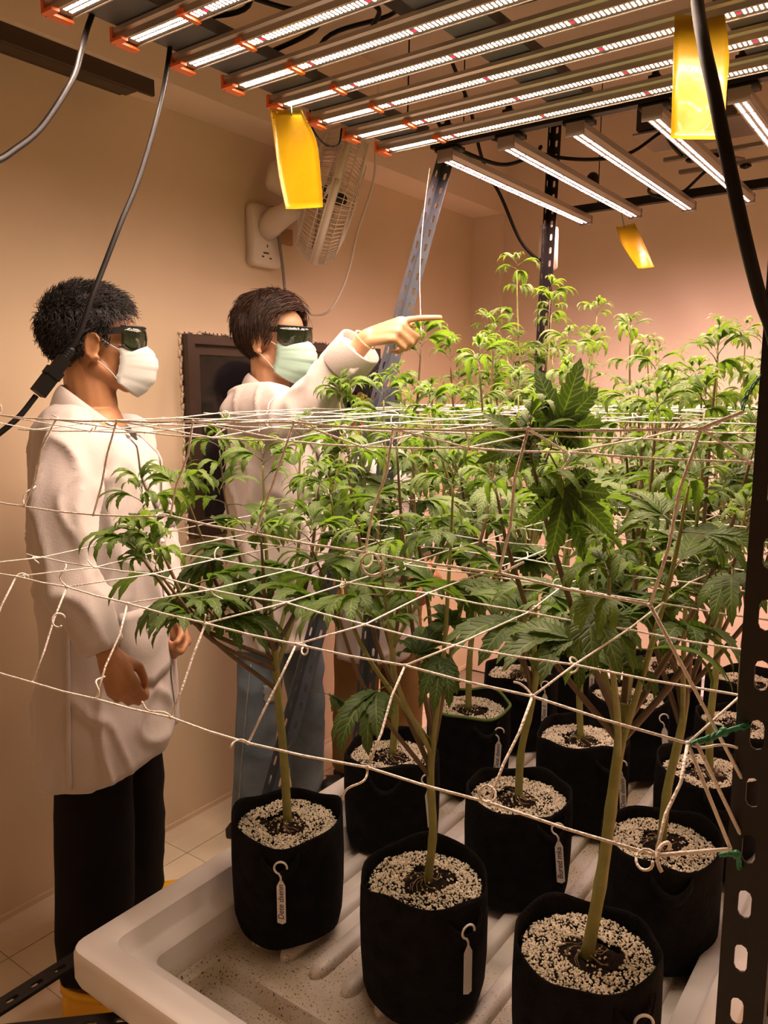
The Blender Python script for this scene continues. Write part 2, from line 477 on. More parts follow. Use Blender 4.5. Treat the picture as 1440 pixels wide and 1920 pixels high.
b_ = angle_iron((-1.412, 1.24, .02), (-1.395, 2.27, 2.27), up1=(1, 0, 0), up2=(0, -1, 0)).build('brace', M['grey_steel'], rack, smooth=False)
b_['label'] = 'blue grey slotted brace leaning up to the far light rail'
def rail(a, b, u1, u2, mt='black'):
    return angle_iron(a, b, up1=u1, up2=u2).build('rail', M[mt], rack, smooth=False)
rail((XL, YF-.05, RT+.02), (XL, 3.0, RT+.02), (1, 0, 0), (0, 0, -1))
rail((XR, YF-.05, RT+.02), (XR, 3.0, RT+.02), (-1, 0, 0), (0, 0, -1))
rail((XL, YF, RT-.03), (XR, YF, RT-.03), (0, 1, 0), (0, 0, -1))
rail((-1.345, .610, .343), (-1.150, .800, .343), (1, -1, 0), (0, 0, -1))
for y in (1.3, 2.1, 2.9): rail((XL, y, RT-.02), (XR, y, RT-.02), (0, 1, 0), (0, 0, -1))

# ================================================================== tray
tray = thing('flood_tray', 'large white ribbed plastic flood tray standing on the black rack', 'tray', (-.76, 1.9, .25))
x0, x1, y0, y1 = -1.305, -.215, .755, 3.05
def rect_ring(ix, z, r=.03, n=4, iy=None, yf=0.0):
    iy = ix if iy is None else iy
    a, b, c, d = x0+ix, x1-ix, y0+iy+yf, y1-iy; out = []
    for (cx, cy, s) in ((b-r, d-r, 0), (a+r, d-r, 1), (a+r, c+r, 2), (b-r, c+r, 3)):
        for k in range(n+1):
            an = PI/2*(s + k/n); out.append((cx + r*math.cos(an), cy + r*math.sin(an), z))
    return out
tr = MB()
# front wall is steeper and the sump sits behind it
tr.ring_loft([rect_ring(.006, .355, .03), rect_ring(0, .372, .034), rect_ring(0, .418, .034), rect_ring(.004, .430, .032), rect_ring(.010, .434, .03),
              rect_ring(.052, .434, .03), rect_ring(.060, .428, .028), rect_ring(.070, .395, .026), rect_ring(.078, .388, .026), rect_ring(.105, .386, .024), rect_ring(.112, .380, .022), rect_ring(.122, .318, .02), rect_ring(.130, .310, .02)], caps=False)
fx0, fx1, fy0, fy1 = x0+.130, x1-.130, y0+.130, y1-.130
SY0, SY1 = fy0+.012, fy0+.125            # sump
zf, zs = .310, .272
tr.add([(fx0,fy0,zf),(fx1,fy0,zf),(fx1,SY0,zf),(fx0,SY0,zf)], [(0,1,2,3)])
tr.add([(fx0,SY1,zf),(fx1,SY1,zf),(fx1,fy1,zf),(fx0,fy1,zf)], [(0,1,2,3)])
sx0, sx1 = fx0+.015, fx1-.015
tr.add([(fx0,SY0,zf),(sx0,SY0,zf),(sx0,SY1,zf),(fx0,SY1,zf)], [(0,1,2,3)]); tr.add([(sx1,SY0,zf),(fx1,SY0,zf),(fx1,SY1,zf),(sx1,SY1,zf)], [(0,1,2,3)])
tr.add([(sx0,SY0,zf),(sx1,SY0,zf),(sx1,SY1,zf),(sx0,SY1,zf),(sx0+.012,SY0+.012,zs),(sx1-.012,SY0+.012,zs),(sx1-.012,SY1-.012,zs),(sx0+.012,SY1-.012,zs)], [(0,1,5,4),(1,2,6,5),(2,3,7,6),(3,0,4,7),(4,5,6,7)])
# underside
tr.add([(x0+.09,y0+.09,.262),(x1-.09,y0+.09,.262),(x1-.09,y1-.09,.262),(x0+.09,y1-.09,.262),(x0+.06,y0+.06,.37),(x1-.06,y0+.06,.37),(x1-.06,y1-.06,.37),(x0+.06,y1-.06,.37)], [(3,2,1,0),(0,1,5,4),(1,2,6,5),(2,3,7,6),(3,0,4,7)])
tb_ = tr.build('basin', M['tray'], tray, sharp=.6)
m_ = tb_.data
# moulded ribs
rb = MB(); RW, RH, RL = .040, .022, fy1-.02-(fy0+.195)
rings = []
for (yy, sc) in ((0, .25), (.006, .62), (.016, .9), (.03, 1.0), (RL-.03, 1.0), (RL-.006, .6), (RL, .2)):
    rings.append([(RW/2*sc*1.0, yy, 0), (RW/2*.78*sc, yy, RH*.8*min(1, sc*1.1)), (RW/2*.55*sc, yy, RH*min(1, sc*1.1)), (-RW/2*.55*sc, yy, RH*min(1, sc*1.1)), (-RW/2*.78*sc, yy, RH*.8*min(1, sc*1.1)), (-RW/2*sc, yy, 0)])
rb.ring_loft(rings, caps=True)
rib_me = rb.mesh('rib', M['tray'])
nrib = 10
for i in range(nrib):
    xx = fx0+.045 + (fx1-fx0-.09)*i/(nrib-1)
    link_mesh('rib', rib_me, tray, (xx+.76, fy0+.195-1.9, zf-.25-.001))

# ================================================================== grow lights
def led(mb, x, y, z, a, b):
    mb.add([(x-a/2, y-b/2, z), (x-a/2, y+b/2, z), (x+a/2, y+b/2, z), (x+a/2, y-b/2, z)], [(0, 1, 2, 3)])   # emitting face looks down
def fixture_near():
    Z = 2.185; XA, XB = -1.435, -.30; n = 8; Y0, DY = .935, .1475
    fx = thing('grow_light', 'white LED grow light with eight long bars and orange end caps', 'grow light', (-.87, 1.45, Z))
    prof = [(-.021, -.006), (-.021, .006), (-.027, .010), (-.027, .018), (.027, .018), (.027, .010), (.021, .006), (.021, -.006), (.018, -.006), (.018, 0), (-.018, 0), (-.018, -.006)]
    bar = MB(); rings = []
    for x in (XA, XB):
        rings.append([(x, dy, dz) for dy, dz in prof])
    bar.ring_loft(rings, caps=True)
    board = MB(); board.box(((XA+XB)/2, 0, -.0015), (XB-XA-.03, .034, .003))
    leds = MB(); reds = MB(); k = 0
    x = XA + .035
    while x < XA + .185:
        for dy in (-.006, .006): led(leds, x, dy, -.0035, .0040, .0065)
        x += .0070
    x = XA + .212
    while x < XB - .03:
        if k % 27 == 3: led(reds, x, 0, -.0035, .007, .009)
        else:
            for dy in (-.0050, .0050): led(leds, x, dy, -.0035, .0042, .0078)
        x += .0098; k += 1
    caps = MB()
    caps.box((XA-.004, 0, .005), (.008, .058, .030))
    caps.box((XA+.006, 0, -.010), (.020, .046, .005))
    caps.box((XA+.020, -.028, -.010), (.034, .016, .006))
    clip = MB(); clip.box((XA+.198, 0, -.004), (.012, .046, .010)); clip.box((XA+.198, -.024, -.004), (.018, .006, .010))
    mts = dict(bar=bar.mesh('light_bar', M['alu'], smooth=False), board=board.mesh('led_board', M['led_board'], smooth=False), leds=leds.mesh('led_strip', led_w, smooth=False),
               reds=reds.mesh('red_led', led_r, smooth=False), caps=caps.mesh('end_cap', M['orange'], smooth=False), clip=clip.mesh('bar_clip', M['orange'], smooth=False))
    for i in range(n):
        y = Y0 + DY*i
        b = link_mesh('light_bar', mts['bar'], fx, (.87, y-1.45, 0))
        for nm, key in (('led_board', 'board'), ('led_strip', 'leds'), ('red_led', 'reds'), ('end_cap', 'caps'), ('bar_clip', 'clip')):
            c = link_mesh(nm, mts[key], b)
            if key in ('leds', 'reds'): c['kind'] = 'stuff'
    ya, yb = Y0-.03, Y0+DY*7+.03
    for xx, w in ((XA+.075, .135), (-.86, .10), (XB-.075, .135)):
        MB().box((xx, (ya+yb)/2, Z+.034), (w, yb-ya, .026)).build('cross_rail', M['grey_rail'], fx, smooth=False)
    MB().box((-.86, 1.45, Z+.105), (.30, .20, .07)).build('driver', M['black_box'], fx, smooth=False)
    MB().box((-.92, 1.30, Z+.09), (.05, .035, .045)).build('corner_block', M['orange'], fx, smooth=False)
    wires = [[(-1.40, 1.62, Z+.06), (-1.30, 1.55, Z+.13), (-1.15, 1.6, Z+.16), (-1.0, 1.48, Z+.12)],
             [(-1.38, 1.2, Z+.07), (-1.28, 1.28, Z+.10), (-1.18, 1.18, Z+.15), (-1.10, 1.30, Z+.12), (-1.2, 1.36, Z+.10), (-1.28, 1.24, Z+.11)],
             [(-1.38, 1.42, Z+.07), (-1.25, 1.46, Z+.11), (-1.16, 1.38, Z+.13), (-1.08, 1.46, Z+.11), (-1.14, 1.52, Z+.10)],
             [(-1.36, .98, Z+.07), (-1.2, 1.04, Z+.12), (-1.05, .98, Z+.18), (-.95, 1.2, Z+.20), (-.87, 1.4, Z+.12)],
             [(-.80, 1.5, Z+.1), (-.7, 1.66, Z+.16), (-.78, 1.8, Z+.2), (-.9, 1.72, Z+.16), (-.82, 1.62, Z+.12)],
             [(-.95, 1.42, Z+.12), (-1.0, 1.62, Z+.2), (-.9, 1.78, Z+.25), (-.84, 1.9, Z+.3)]]
    for w in wires: MB().tube(spline(w, 8), .0055, 6).build('wire', M['cord'], fx)
    for (xx, yy) in ((-1.30, 1.0), (-1.30, 1.9), (-.42, 1.0), (-.42, 1.9), (-1.0, 1.45)):
        MB().tube([(xx, yy, Z+.06), (xx+.01, yy, 2.72)], .0022, 5).build('hanging_wire', M['cord'], fx)
    for yy in (1.15, 1.80):
        angle_iron((-.98, yy, Z+.30), (-.10, yy+.12, Z+.30), up1=(0, 1, 0), up2=(0, 0, 1)).build('hanging_rail', M['black'], fx, smooth=False)
    return fx
fixture_near()

def fixture_far():
    Z = 2.165; YA, YBk = 2.09, 3.17; xs = [-1.295, -1.095, -.892, -.690, -.487, -.285]
    fx = thing('grow_light', 'pinkish LED grow light with slim bars on two black rails at the back', 'grow light', (-.79, 2.63, Z))
    prof = [(-.019, 0), (-.024, .010), (-.022, .028), (.022, .028), (.024, .010), (.019, 0)]
    bar = MB(); bar.ring_loft([[(dx, y, dz) for dx, dz in prof] for y in (YA, YBk)], caps=True)
    board = MB(); board.box((0, (YA+YBk)/2, -.001), (.034, YBk-YA-.02, .002))
    leds = MB(); mg = MB(); y = YA + .02; k = 0
    while y < YBk - .02:
        tgt = mg if k % 16 == 9 else leds
        for dx in (-.0085, .0085): led(tgt, dx, y, -.0030, .0065, .0044)
        y += .0085; k += 1
    endc = MB(); endc.box((0, 0, .010), (.050, .006, .034))
    ms = dict(b=bar.mesh('light_bar', M['alu'], smooth=False), d=board.mesh('led_board', M['led_board'], smooth=False), l=leds.mesh('led_strip', led_p, smooth=False), m=mg.mesh('magenta_led', led_m, smooth=False), e=endc.mesh('end_cap', M['bracket'], smooth=False))
    for x in xs:
        b = link_mesh('light_bar', ms['b'], fx, (x+.79, -2.63, 0))
        for nm, kk in (('led_board', 'd'), ('led_strip', 'l'), ('magenta_led', 'm'), ('end_cap', 'e'), ('end_cap', 'f')):
            c = link_mesh(nm, ms['e' if kk == 'f' else kk], b, (0, YBk+.003 if kk == 'e' else (YA-.003 if kk == 'f' else 0), 0))
            if kk in 'lm': c['kind'] = 'stuff'
        cl = MB(); cl.box((x, 2.115, Z+.032), (.075, .05, .012)); cl.box((x, 2.10, Z+.085), (.028, .026, .03)); cl.cap((x, 2.10, Z+.085), .012, (x, 2.10, Z+.105), .010, 8)
        cl.build('bar_clamp', M['black'], fx)
    for yy in (2.10, 3.155):
        MB().bar((-1.345, yy, Z+.052), (.02, yy, Z+.052), .030, .030).build('rail', M['black'], fx, smooth=False)
    dv = MB(); dv.box((-.80, 2.76, Z+.20), (.27, .16, .075))
    d = dv.build('driver', M['black_box'], fx, smooth=False)
    dt = MB()
    for i in range(14):
        dt.box((-.90+.018*(i % 10)+.004*(i//10), 2.679, Z+.185+.02*(i//7)), (.010 if i % 3 else .005, .002, .003))
    dt.build('driver_print', M['grey_rail'], d, smooth=False)
    MB().box((-.78, 2.80, Z+.155), (.34, .22, .006)).build('mounting_plate', M['bracket'], fx, smooth=False)
    for yy in (2.84, 3.02):
        MB().box((-.72, yy, Z+.10), (.34, .022, .012)).build('bracket_bar', M['bracket'], fx, smooth=False)
    MB().bar((-.74, 2.86, Z+.10), (-.67, 2.98, Z+.10), .018, .006).build('bracket_bar', M['bracket'], fx, smooth=False)
    for (xx, yy) in ((-.80, 2.84), (-.73, 2.84), (-.74, 3.02), (-.67, 3.02)):
        kb = MB()
        for q in range(5):
            a = 2*PI*q/5; kb.cap((xx, yy, Z+.086), .010, (xx+.014*math.cos(a), yy+.014*math.sin(a), Z+.086), .006, 6)
        kb.build('wing_nut', M['black'], fx)
    wires = [[(-.86, 2.70, Z+.17), (-.84, 2.76, Z+.12), (-.82, 2.86, Z+.10), (-.78, 2.80, Z+.10)], [(-.80, 2.70, Z+.17), (-.79, 2.78, Z+.11), (-.77, 2.86, Z+.09)],
             [(-.60, 2.7, Z+.17), (-.55, 2.8, Z+.08), (-.50, 2.88, Z+.05), (-.47, 2.75, Z+.12), (-.44, 2.6, Z+.2)],
             [(-.62, 2.68, Z+.17), (-.52, 2.84, Z+.06), (-.46, 2.9, Z+.03)],
             [(-1.29, 2.14, Z+.04), (-1.22, 2.30, Z+.02), (-1.14, 2.36, Z+.05), (-1.09, 2.30, Z+.05)],
             [(-1.30, 2.12, Z+.06), (-1.30, 2.3, Z+.12), (-1.12, 2.5, Z+.07), (-.95, 2.6, Z+.07), (-.86, 2.70, Z+.15)],
             [(-1.34, 2.05, Z+.05), (-1.36, 2.0, Z+.10), (-1.33, 2.08, Z+.12), (-1.27, 2.06, Z+.06), (-1.2, 2.12, Z+.10)],
             [(-.95, 2.96, Z+.09), (-1.0, 3.04, Z+.05), (-.92, 3.10, Z+.04), (-.80, 3.02, Z+.09)]]
    for w in wires: MB().tube(spline(w, 8), .006, 6).build('wire', M['cord'], fx)
    for (xx, yy) in ((-1.24, 3.15), (-.30, 3.15), (-1.24, 2.1), (-.30, 2.1)):
        MB().tube([(xx, yy, Z+.06), (xx, yy, 2.72)], .002, 5).build('hanging_wire', M['cord'], fx)
    MB().cap((-1.245, 3.10, Z+.10), .018, (-1.245, 3.10, Z+.15), .024, 10).build('ratchet', M['black'], fx)
    return fx
fixture_far()
# ================================================================== trellis nets
def knot(p, r, parent, seed):
    rr = random.Random(seed); mb = MB(); p = V(p)
    mb.ell(p, (r*1.9, r*1.9, r*1.7), seg=6, rings=4)
    # dangling tail or loop
    n = rr.choice((0, 1, 2))
    if n:
        pts = [p.copy()]; d = V(rr.uniform(-1, 1), rr.uniform(-1, 1), rr.uniform(-.6, .8)).normalized(); ax = V(rr.uniform(-1, 1), rr.uniform(-1, 1), rr.uniform(-1, 1)).normalized()
        for k in range(8 if n == 1 else 14):
            pts.append(pts[-1] + d*.0032); d = Quaternion(ax, .28 if n == 1 else .42) @ d
        mb.tube(pts, r*.85, 5)
    return mb.build('knot', M['string'], parent)
def loop_tail(c, rad, r, parent, turns=1.15):
    c = V(c); mb = MB(); pts = []
    right = V(.809, .588, 0)
    for k in range(26):
        a = 2*PI*turns*k/25; q = rad*(1 - .25*k/25)
        pts.append(c + right*(q*math.cos(a)) + V(0, 0, q*math.sin(a)) + V(.0008*k, -.0006*k, 0))
    mb.tube(pts, r, 6); return mb.build('loop', M['string'], parent)

def net(name, label, Z, ztop, droop, dropn, nk, nj, seed, sag, bend):
    rr = random.Random(seed)
    root = thing(name, label, 'net', (-.75, .64, Z))
    xs = [-.16 - .146*k for k in range(nk)]; ys = [.64 + .146*j for j in range(nj)]
    P = {}
    for k, x in enumerate(xs):
        for j, y in enumerate(ys):
            P[k, j] = V(x + rr.uniform(-.012, .012), y + rr.uniform(-.014, .014), Z - (sag*math.exp(-j/2.6) if j > 0 else 0) + rr.uniform(-.003, .003))
    for (k, j), p in bend.items(): P[k, j] = V(p)
    for k in range(nk):
        P[k, -1] = V(droop[k]) if k < len(droop) else V(xs[k], .60, Z-.13)
    def line(pts, r):
        return MB().tube(pts, r, 6).build('string', M['string'], root)
    for j in range(-1, nj):
        pts = [V(-.105, ys[max(j, 0)]+.01, P[0, j].z+.002)] if j > 0 else []
        pts += [P[k, j] for k in range(nk)] + [V(-1.385, P[nk-1, j].y, P[nk-1, j].z)]
        q = []
        for a, b in zip(pts[:-1], pts[1:]): q += [a, (a+b)/2 - V(0, 0, .0015)]
        q.append(pts[-1]); line(q, .00125)
    for k in range(nk):
        line([P[k, j] for j in range(nj)] + [V(xs[k], 3.0, Z)], .0012)
        a, b = P[k, 0], P[k, -1]
        sd = V(rr.uniform(-.006, .006), rr.uniform(-.004, .004), 0)
        line([a, a*.66+b*.34+sd, a*.33+b*.67-sd*.5, b], .0014)
    i = 0
    for k in range(nk):
        for j in range(-1, min(nj, 7)):
            i += 1; knot(P[k, j], .00135, root, seed*1000+i)
    return root, P

dl = [(-.156, .56, 1.140), (-.297, .56, 1.137), (-.426, .56, 1.131), (-.586, .56, 1.112), (-.713, .56, 1.109), (-.860, .56, 1.097), (-1.009, .56, 1.086), (-1.16, .56, 1.08), (-1.30, .56, 1.08)]
du = [(-.188, .62, 1.314), (-.323, .62, 1.322), (-.474, .62, 1.323), (-.628, .62, 1.326), (-.774, .62, 1.333), (-.934, .62, 1.320), (-1.106, .62, 1.317), (-1.22, .62, 1.32), (-1.33, .62, 1.32)]
nlo, PL = net('trellis_net', 'lower white string trellis net stretched below the leaves', 1.20, 1.2, dl, 0, 9, 15, 5, .015, {(0, 0): (-.158, .640, 1.198), (1, 0): (-.303, .654, 1.200), (2, 0): (-.448, .654, 1.2), (3, 0): (-.588, .640, 1.2), (4, 0): (-.735, .636, 1.2)})
nup, PU = net('trellis_net', 'upper white string trellis net crossing the plant tops at eye level', 1.448, 1.45, du, 0, 9, 16, 9, .042, {(0, 0): (-.162, .640, 1.454), (1, 0): (-.308, .640, 1.450), (2, 0): (-.454, .640, 1.4465), (1, 1): (-.312, .735, 1.424)})
loop_tail((-.455, .60, 1.318), .011, .0014, nup); loop_tail((-.156, .55, 1.150), .012, .0014, nlo, .55); loop_tail((-1.0, .60, 1.17), .009, .0013, nlo, .9)
# strings that run on past the post to the outside of the rack
ex = MB()
for a, b in [((-.158, .64, 1.198), (-.124, .66, 1.107)), ((-.152, .642, 1.200), (-.122, .684, 1.11)), ((-.188, .62, 1.314), (-.124, .684, 1.16)), ((-.162, .64, 1.454), (-0.137, 0.660, 1.467)), ((-.156, .56, 1.140), (-.124, .66, 1.107))]:
    MB().tube([a, b], .0016, 6).build('string', M['string'], nlo if a[2] < 1.35 else nup)
def tie(label, pts, r):
    mb = MB()
    for k in range(3):
        q = [V(p) + V(.0012*math.sin(k*2+i), .001*math.cos(k*3+i*2), .0016*math.sin(k*2.1+i*1.7)) for i, p in enumerate(spline(pts, 4))]
        mb.tube(q, r, 5)
    m = V(pts[len(pts)//2]); mb.ell(m, (r*2.6, r*2.2, r*2.6), seg=8, rings=6)
    return single('twist_tie', mb, M['tie'], label, 'tie', tuple(pts[0]), 'green ties on the near post')
tie('green tie holding the lower net to the black post, upper of two', [(-.156, .640, 1.198), (-.146, .650, 1.201), (-.136, .664, 1.205), (-0.121, 0.683, 1.208)], .0016)
tie('short green tie holding the drooping net edge to the black post', [(-0.132, 0.660, 1.099), (-.121, .670, 1.098), (-0.120, 0.683, 1.080)], .0016)
tie('thin green tie from the upper net corner to the black post', [(-0.137, 0.660, 1.467), (-.138, .672, 1.478), (-0.131, 0.684, 1.495)], .0006)

# ================================================================== cords
def cord(name, label, pts, r, mt='cord', n=10, cat='cord', group=None):
    return single(name, MB().tube(spline(pts, n), r, 8), M[mt], label, cat, tuple(pts[0]), group)
cord('power_cord', 'thick black cord hanging in front of the right yellow sticky trap', [(-.30, .90, 2.30), (-.225, .76, 1.93), (-.198, .690, 1.799), (-.177, .643, 1.736), (-.163, .621, 1.697), (-.149, .610, 1.649), (-.135, .622, 1.589), (-.127, .645, 1.550), (-.120, .669, 1.520), (-.108, .68, 1.45), (-.09, .70, 1.30), (-.08, .72, 1.0), (-.075, .72, .5), (-.07, .72, .012)], .0048)
cord('power_cord', 'black cord curving out of view at the upper left', [(-1.43, 1.02, 2.24), (-1.420, .985, 2.17), (-1.385, .946, 2.109), (-1.347, .899, 2.040), (-1.305, .810, 1.932), (-1.278, .743, 1.874), (-1.249, .682, 1.835), (-1.22, .60, 1.82), (-1.20, .5, 1.83)], .0055)
pc = thing('extension_cord', 'black cord with inline plug connector hanging beside the curly haired person', 'cord', (-1.415, 1.171, 2.157))
MB().tube(spline([(-1.42, 1.19, 2.23), (-1.415, 1.171, 2.157), (-1.386, 1.125, 2.065), (-1.346, 1.037, 1.905), (-1.325, .971, 1.801), (-1.318, .925, 1.716), (-1.314, .892, 1.654), (-1.314, .866, 1.595), (-1.319, .843, 1.555)], 10), .0052, 8).build('cable', M['cord'], pc)
MB().tube(spline([(-1.331, .782, 1.478), (-1.334, .750, 1.442), (-1.338, .716, 1.415), (-1.345, .681, 1.390), (-1.37, .62, 1.36), (-1.39, .60, 1.2), (-1.41, .58, .6), (-1.42, .57, .30)], 10), .0052, 8).build('cable', M['cord'], pc)
ca, cb = V(-1.319, .846, 1.558), V(-1.331, .782, 1.478)
pg = MB()
def at(t): return ca.lerp(cb, t)
pg.bar(at(.16), at(.42), .020, .018, (1, 0, 0)); 
pgs = pg.build('plug', M['cord'], pc, smooth=False)
sk = MB(); sk.bar(at(.42), at(.58), .026, .024, (1, 0, 0)); sk.bar(at(.58), at(.95), .023, .021, (1, 0, 0)); sk.build('socket', M['cord'], pc, smooth=False)
sr = MB()
for i in range(4): sr.cap(at(-.02+.05*i), .0075, at(.01+.05*i), .0075, 8)
sr.build('strain_relief', M['cord'], pc)
cord('power_cord', 'black cord drooping between the beam and the black rear post', [(-1.50, 2.45, 2.60), (-1.507, 2.590, 2.491), (-1.505, 2.688, 2.333), (-1.487, 2.805, 2.222), (-1.463, 2.922, 2.081), (-1.420, 2.985, 2.015), (-1.40, 2.99, 2.01)], .0065)
cord('power_cord', 'pale grey fan cord looping down the wall from under the near light', [(-1.80, 2.45, 2.62), (-1.828, 2.465, 2.401), (-1.854, 2.484, 2.269), (-1.916, 2.471, 2.102), (-1.936, 2.423, 1.921), (-1.975, 2.373, 1.801), (-2.04, 2.36, 1.782), (-2.07, 2.34, 1.80)], .0045, 'white_cord')
cord('power_cord', 'grey cord running down from the wall fan mount', [(-2.035, 2.13, 2.14), (-2.03, 2.15, 2.051), (-2.020, 2.16, 1.937), (-2.012, 2.163, 1.823), (-2.02, 2.17, 1.72), (-2.06, 2.18, 1.69)], .0055, 'grey_cord')
cord('wire_loop', 'thin dark wire loop hanging below the near light rail', [(-1.445, 1.66, 2.22), (-1.45, 1.675, 2.175), (-1.445, 1.72, 2.145), (-1.44, 1.77, 2.155), (-1.44, 1.785, 2.20)], .0025, cat='wire')
cord('support_string', 'thin pale string hanging from the far light to a plant tip', [(-1.33, 2.06, 2.14), (-1.318, 2.018, 2.033), (-1.260, 1.912, 1.906), (-1.198, 1.811, 1.789), (-1.135, 1.72, 1.690), (-1.118, 1.698, 1.625)], .0009, 'string', cat='string')

# ================================================================== yellow sticky traps
def trap(label, rows, tie_pts=None):
    """rows: left/right edge points from top to bottom, in space"""
    mb = MB(); nU = 8
    Ls = spline([r[0] for r in rows], 5); Rs = spline([r[1] for r in rows], 5)
    front = []; n = (Rs[0]-Ls[0]).cross(Ls[-1]-Ls[0]).normalized()
    for i, (a, b) in enumerate(zip(Ls, Rs)):
        front.append([a.lerp(b, u/nU) + n*(.006*math.sin(PI*u/nU) + .0015*math.sin(7*i/len(Ls)+u)) for u in range(nU+1)])
    vs_ = []; fs = []; R_ = len(front); C_ = nU+1
    for t in (0, .0006):
        for row in front: vs_ += [p + n*t for p in row]
    def id_(s, i, j): return s*R_*C_ + i*C_ + j
    for s in (0, 1):
        for i in range(R_-1):
            for j in range(C_-1):
                q = (id_(s, i, j), id_(s, i, j+1), id_(s, i+1, j+1), id_(s, i+1, j)); fs.append(q if s else q[::-1])
    for i in range(R_-1): fs.append((id_(0,i,0), id_(0,i+1,0), id_(1,i+1,0), id_(1,i,0))); fs.append((id_(0,i+1,C_-1), id_(0,i,C_-1), id_(1,i,C_-1), id_(1,i+1,C_-1)))
    for j in range(C_-1): fs.append((id_(0,0,j+1), id_(0,0,j), id_(1,0,j), id_(1,0,j+1))); fs.append((id_(0,R_-1,j), id_(0,R_-1,j+1), id_(1,R_-1,j+1), id_(1,R_-1,j)))
    mb.add(vs_, fs)
    t = thing('sticky_trap', label, 'sticky trap', tuple(Ls[-1]), 'yellow sticky traps')
    mb.build('card', M['trap'], t)
    if tie_pts: MB().tube(spline(tie_pts, 5), .0016, 5).build('tie', M['tie'], t)
    return t
trap('yellow sticky trap hanging in front of the wall fan', [[(-1.436, 1.500, 2.174), (-1.352, 1.520, 2.160)], [(-1.424, 1.500, 2.10), (-1.285, 1.498, 2.070)], [(-1.405, 1.497, 2.01), (-1.266, 1.490, 1.985)], [(-1.379, 1.490, 1.929), (-1.258, 1.486, 1.917)]],
     [(-1.40, 1.53, 2.235), (-1.393, 1.527, 2.205), (-1.385, 1.522, 2.185), (-1.375, 1.512, 2.150)])
trap('large yellow sticky trap behind the thick cord at the upper right', [[(-.507, 1.637, 2.195), (-.425, 1.665, 2.195)], [(-.502, 1.625, 2.12), (-.405, 1.640, 2.105)], [(-.496, 1.612, 2.03), (-.400, 1.620, 2.03)], [(-.493, 1.605, 1.963), (-.397, 1.609, 1.945)]],
     [(-.46, 1.66, 2.24), (-.465, 1.655, 2.20), (-.462, 1.650, 2.185)])
trap('small yellow sticky trap curling below the far pink light', [[(-1.190, 3.225, 2.149), (-1.130, 3.270, 2.164)], [(-1.160, 3.215, 2.08), (-1.088, 3.255, 2.085)], [(-1.120, 3.205, 2.02), (-1.052, 3.235, 2.02)], [(-1.084, 3.195, 1.974), (-1.025, 3.215, 1.977)]],
     [(-1.15, 3.17, 2.19), (-1.155, 3.20, 2.17), (-1.155, 3.225, 2.14)])

# ================================================================== wall fan
fan = thing('wall_fan', 'white caged wall fan tilted down on the left wall', 'fan', (-2.07, 2.12, 1.93))
mt = MB()
pf = [(-2.078, .072), (-2.055, .072), (-2.046, .064)]
def rrect(x, cy, cz, hy, hz, r=.02, n=4):
    out = []
    for (sy, sz, s) in ((1, 1, 0), (-1, 1, 1), (-1, -1, 2), (1, -1, 3)):
        for k in range(n+1):
            a = PI/2*(s + k/n); out.append((x, cy + sy*(hy-r) + r*math.cos(a), cz + sz*(hz-r) + r*math.sin(a)))
    return out
mt.ring_loft([rrect(-2.078, 2.11, 2.035, .072, .105), rrect(-2.050, 2.11, 2.035, .072, .105), rrect(-2.040, 2.11, 2.035, .062, .095)])
mt.build('wall_plate', M['fan'], fan)
ar = MB(); ar.ring_loft([[( x, 2.11 + .055*math.cos(a)*k, z + .05*math.sin(a)*k) for a in [2*PI*i/14 for i in range(14)]] for x, z, k in ((-2.045, 2.06, .9), (-2.00, 2.085, .9), (-1.95, 2.10, .75), (-1.90, 2.115, .7))])
ar.build('arm', M['fan'], fan)
C0 = V(-1.845, 2.235, 2.165)                                   # cage centre
ax = V(.70, .66, -.30).normalized()                           # blowing direction
s1 = V(0, 0, 1); s1 = (s1 - ax*s1.dot(ax)).normalized(); s2 = ax.cross(s1)
Mf = Matrix((s2, s1, ax)).transposed()
def fp(r, a, h): return C0 + Mf @ V(r*math.cos(a), r*math.sin(a), h)
hd = MB(); hd.ring_loft([[C0 + Mf @ V(k*.062*math.cos(a), k*.062*math.sin(a), h) for a in [2*PI*i/18 for i in range(18)]] for h, k in ((-.235, .55), (-.22, .85), (-.17, 1.0), (-.10, .95), (-.075, .75))])
hd.build('motor_housing', M['fan'], fan)
RF = .232
MB().tube([fp(RF, 2*PI*i/48, 0) for i in range(49)], .010, 8).build('cage_band', M['fan'], fan)
bd = MB(); bd.ring_loft([[fp(RF+dr, 2*PI*i/48, h) for i in range(48)] for dr, h in ((.004, -.014), (.004, .014), (-.001, .014), (-.001, -.014), (.004, -.014))], caps=False); bd.build('cage_ring', M['fan'], fan)
cg = MB(); NW = 84
for i in range(NW):
    a = 2*PI*i/NW
    cg.tube([fp(.045, a, .075), fp(.13, a, .078), fp(.195, a, .066), fp(.226, a, .035), fp(RF, a, 0)], .0014, 4)
    cg.tube([fp(.06, a, -.085), fp(.13, a, -.088), fp(.20, a, -.076), fp(.226, a, -.04), fp(RF, a, 0)], .0014, 4)
for (r, h) in ((.13, .080), (.20, .066), (.226, .037), (.13, -.090), (.205, -.072), (.228, -.035)):
    cg.tube([fp(r, 2*PI*i/40, h) for i in range(41)], .0016, 4)
tag(cg.build('cage_wire', M['fan'], fan), kind='stuff')
MB().ring_loft([[fp(r, 2*PI*i/20, h) for i in range(20)] for r, h in ((.05, .072), (.048, .082), (.02, .086))]).build('cage_badge', M['fan'], fan)
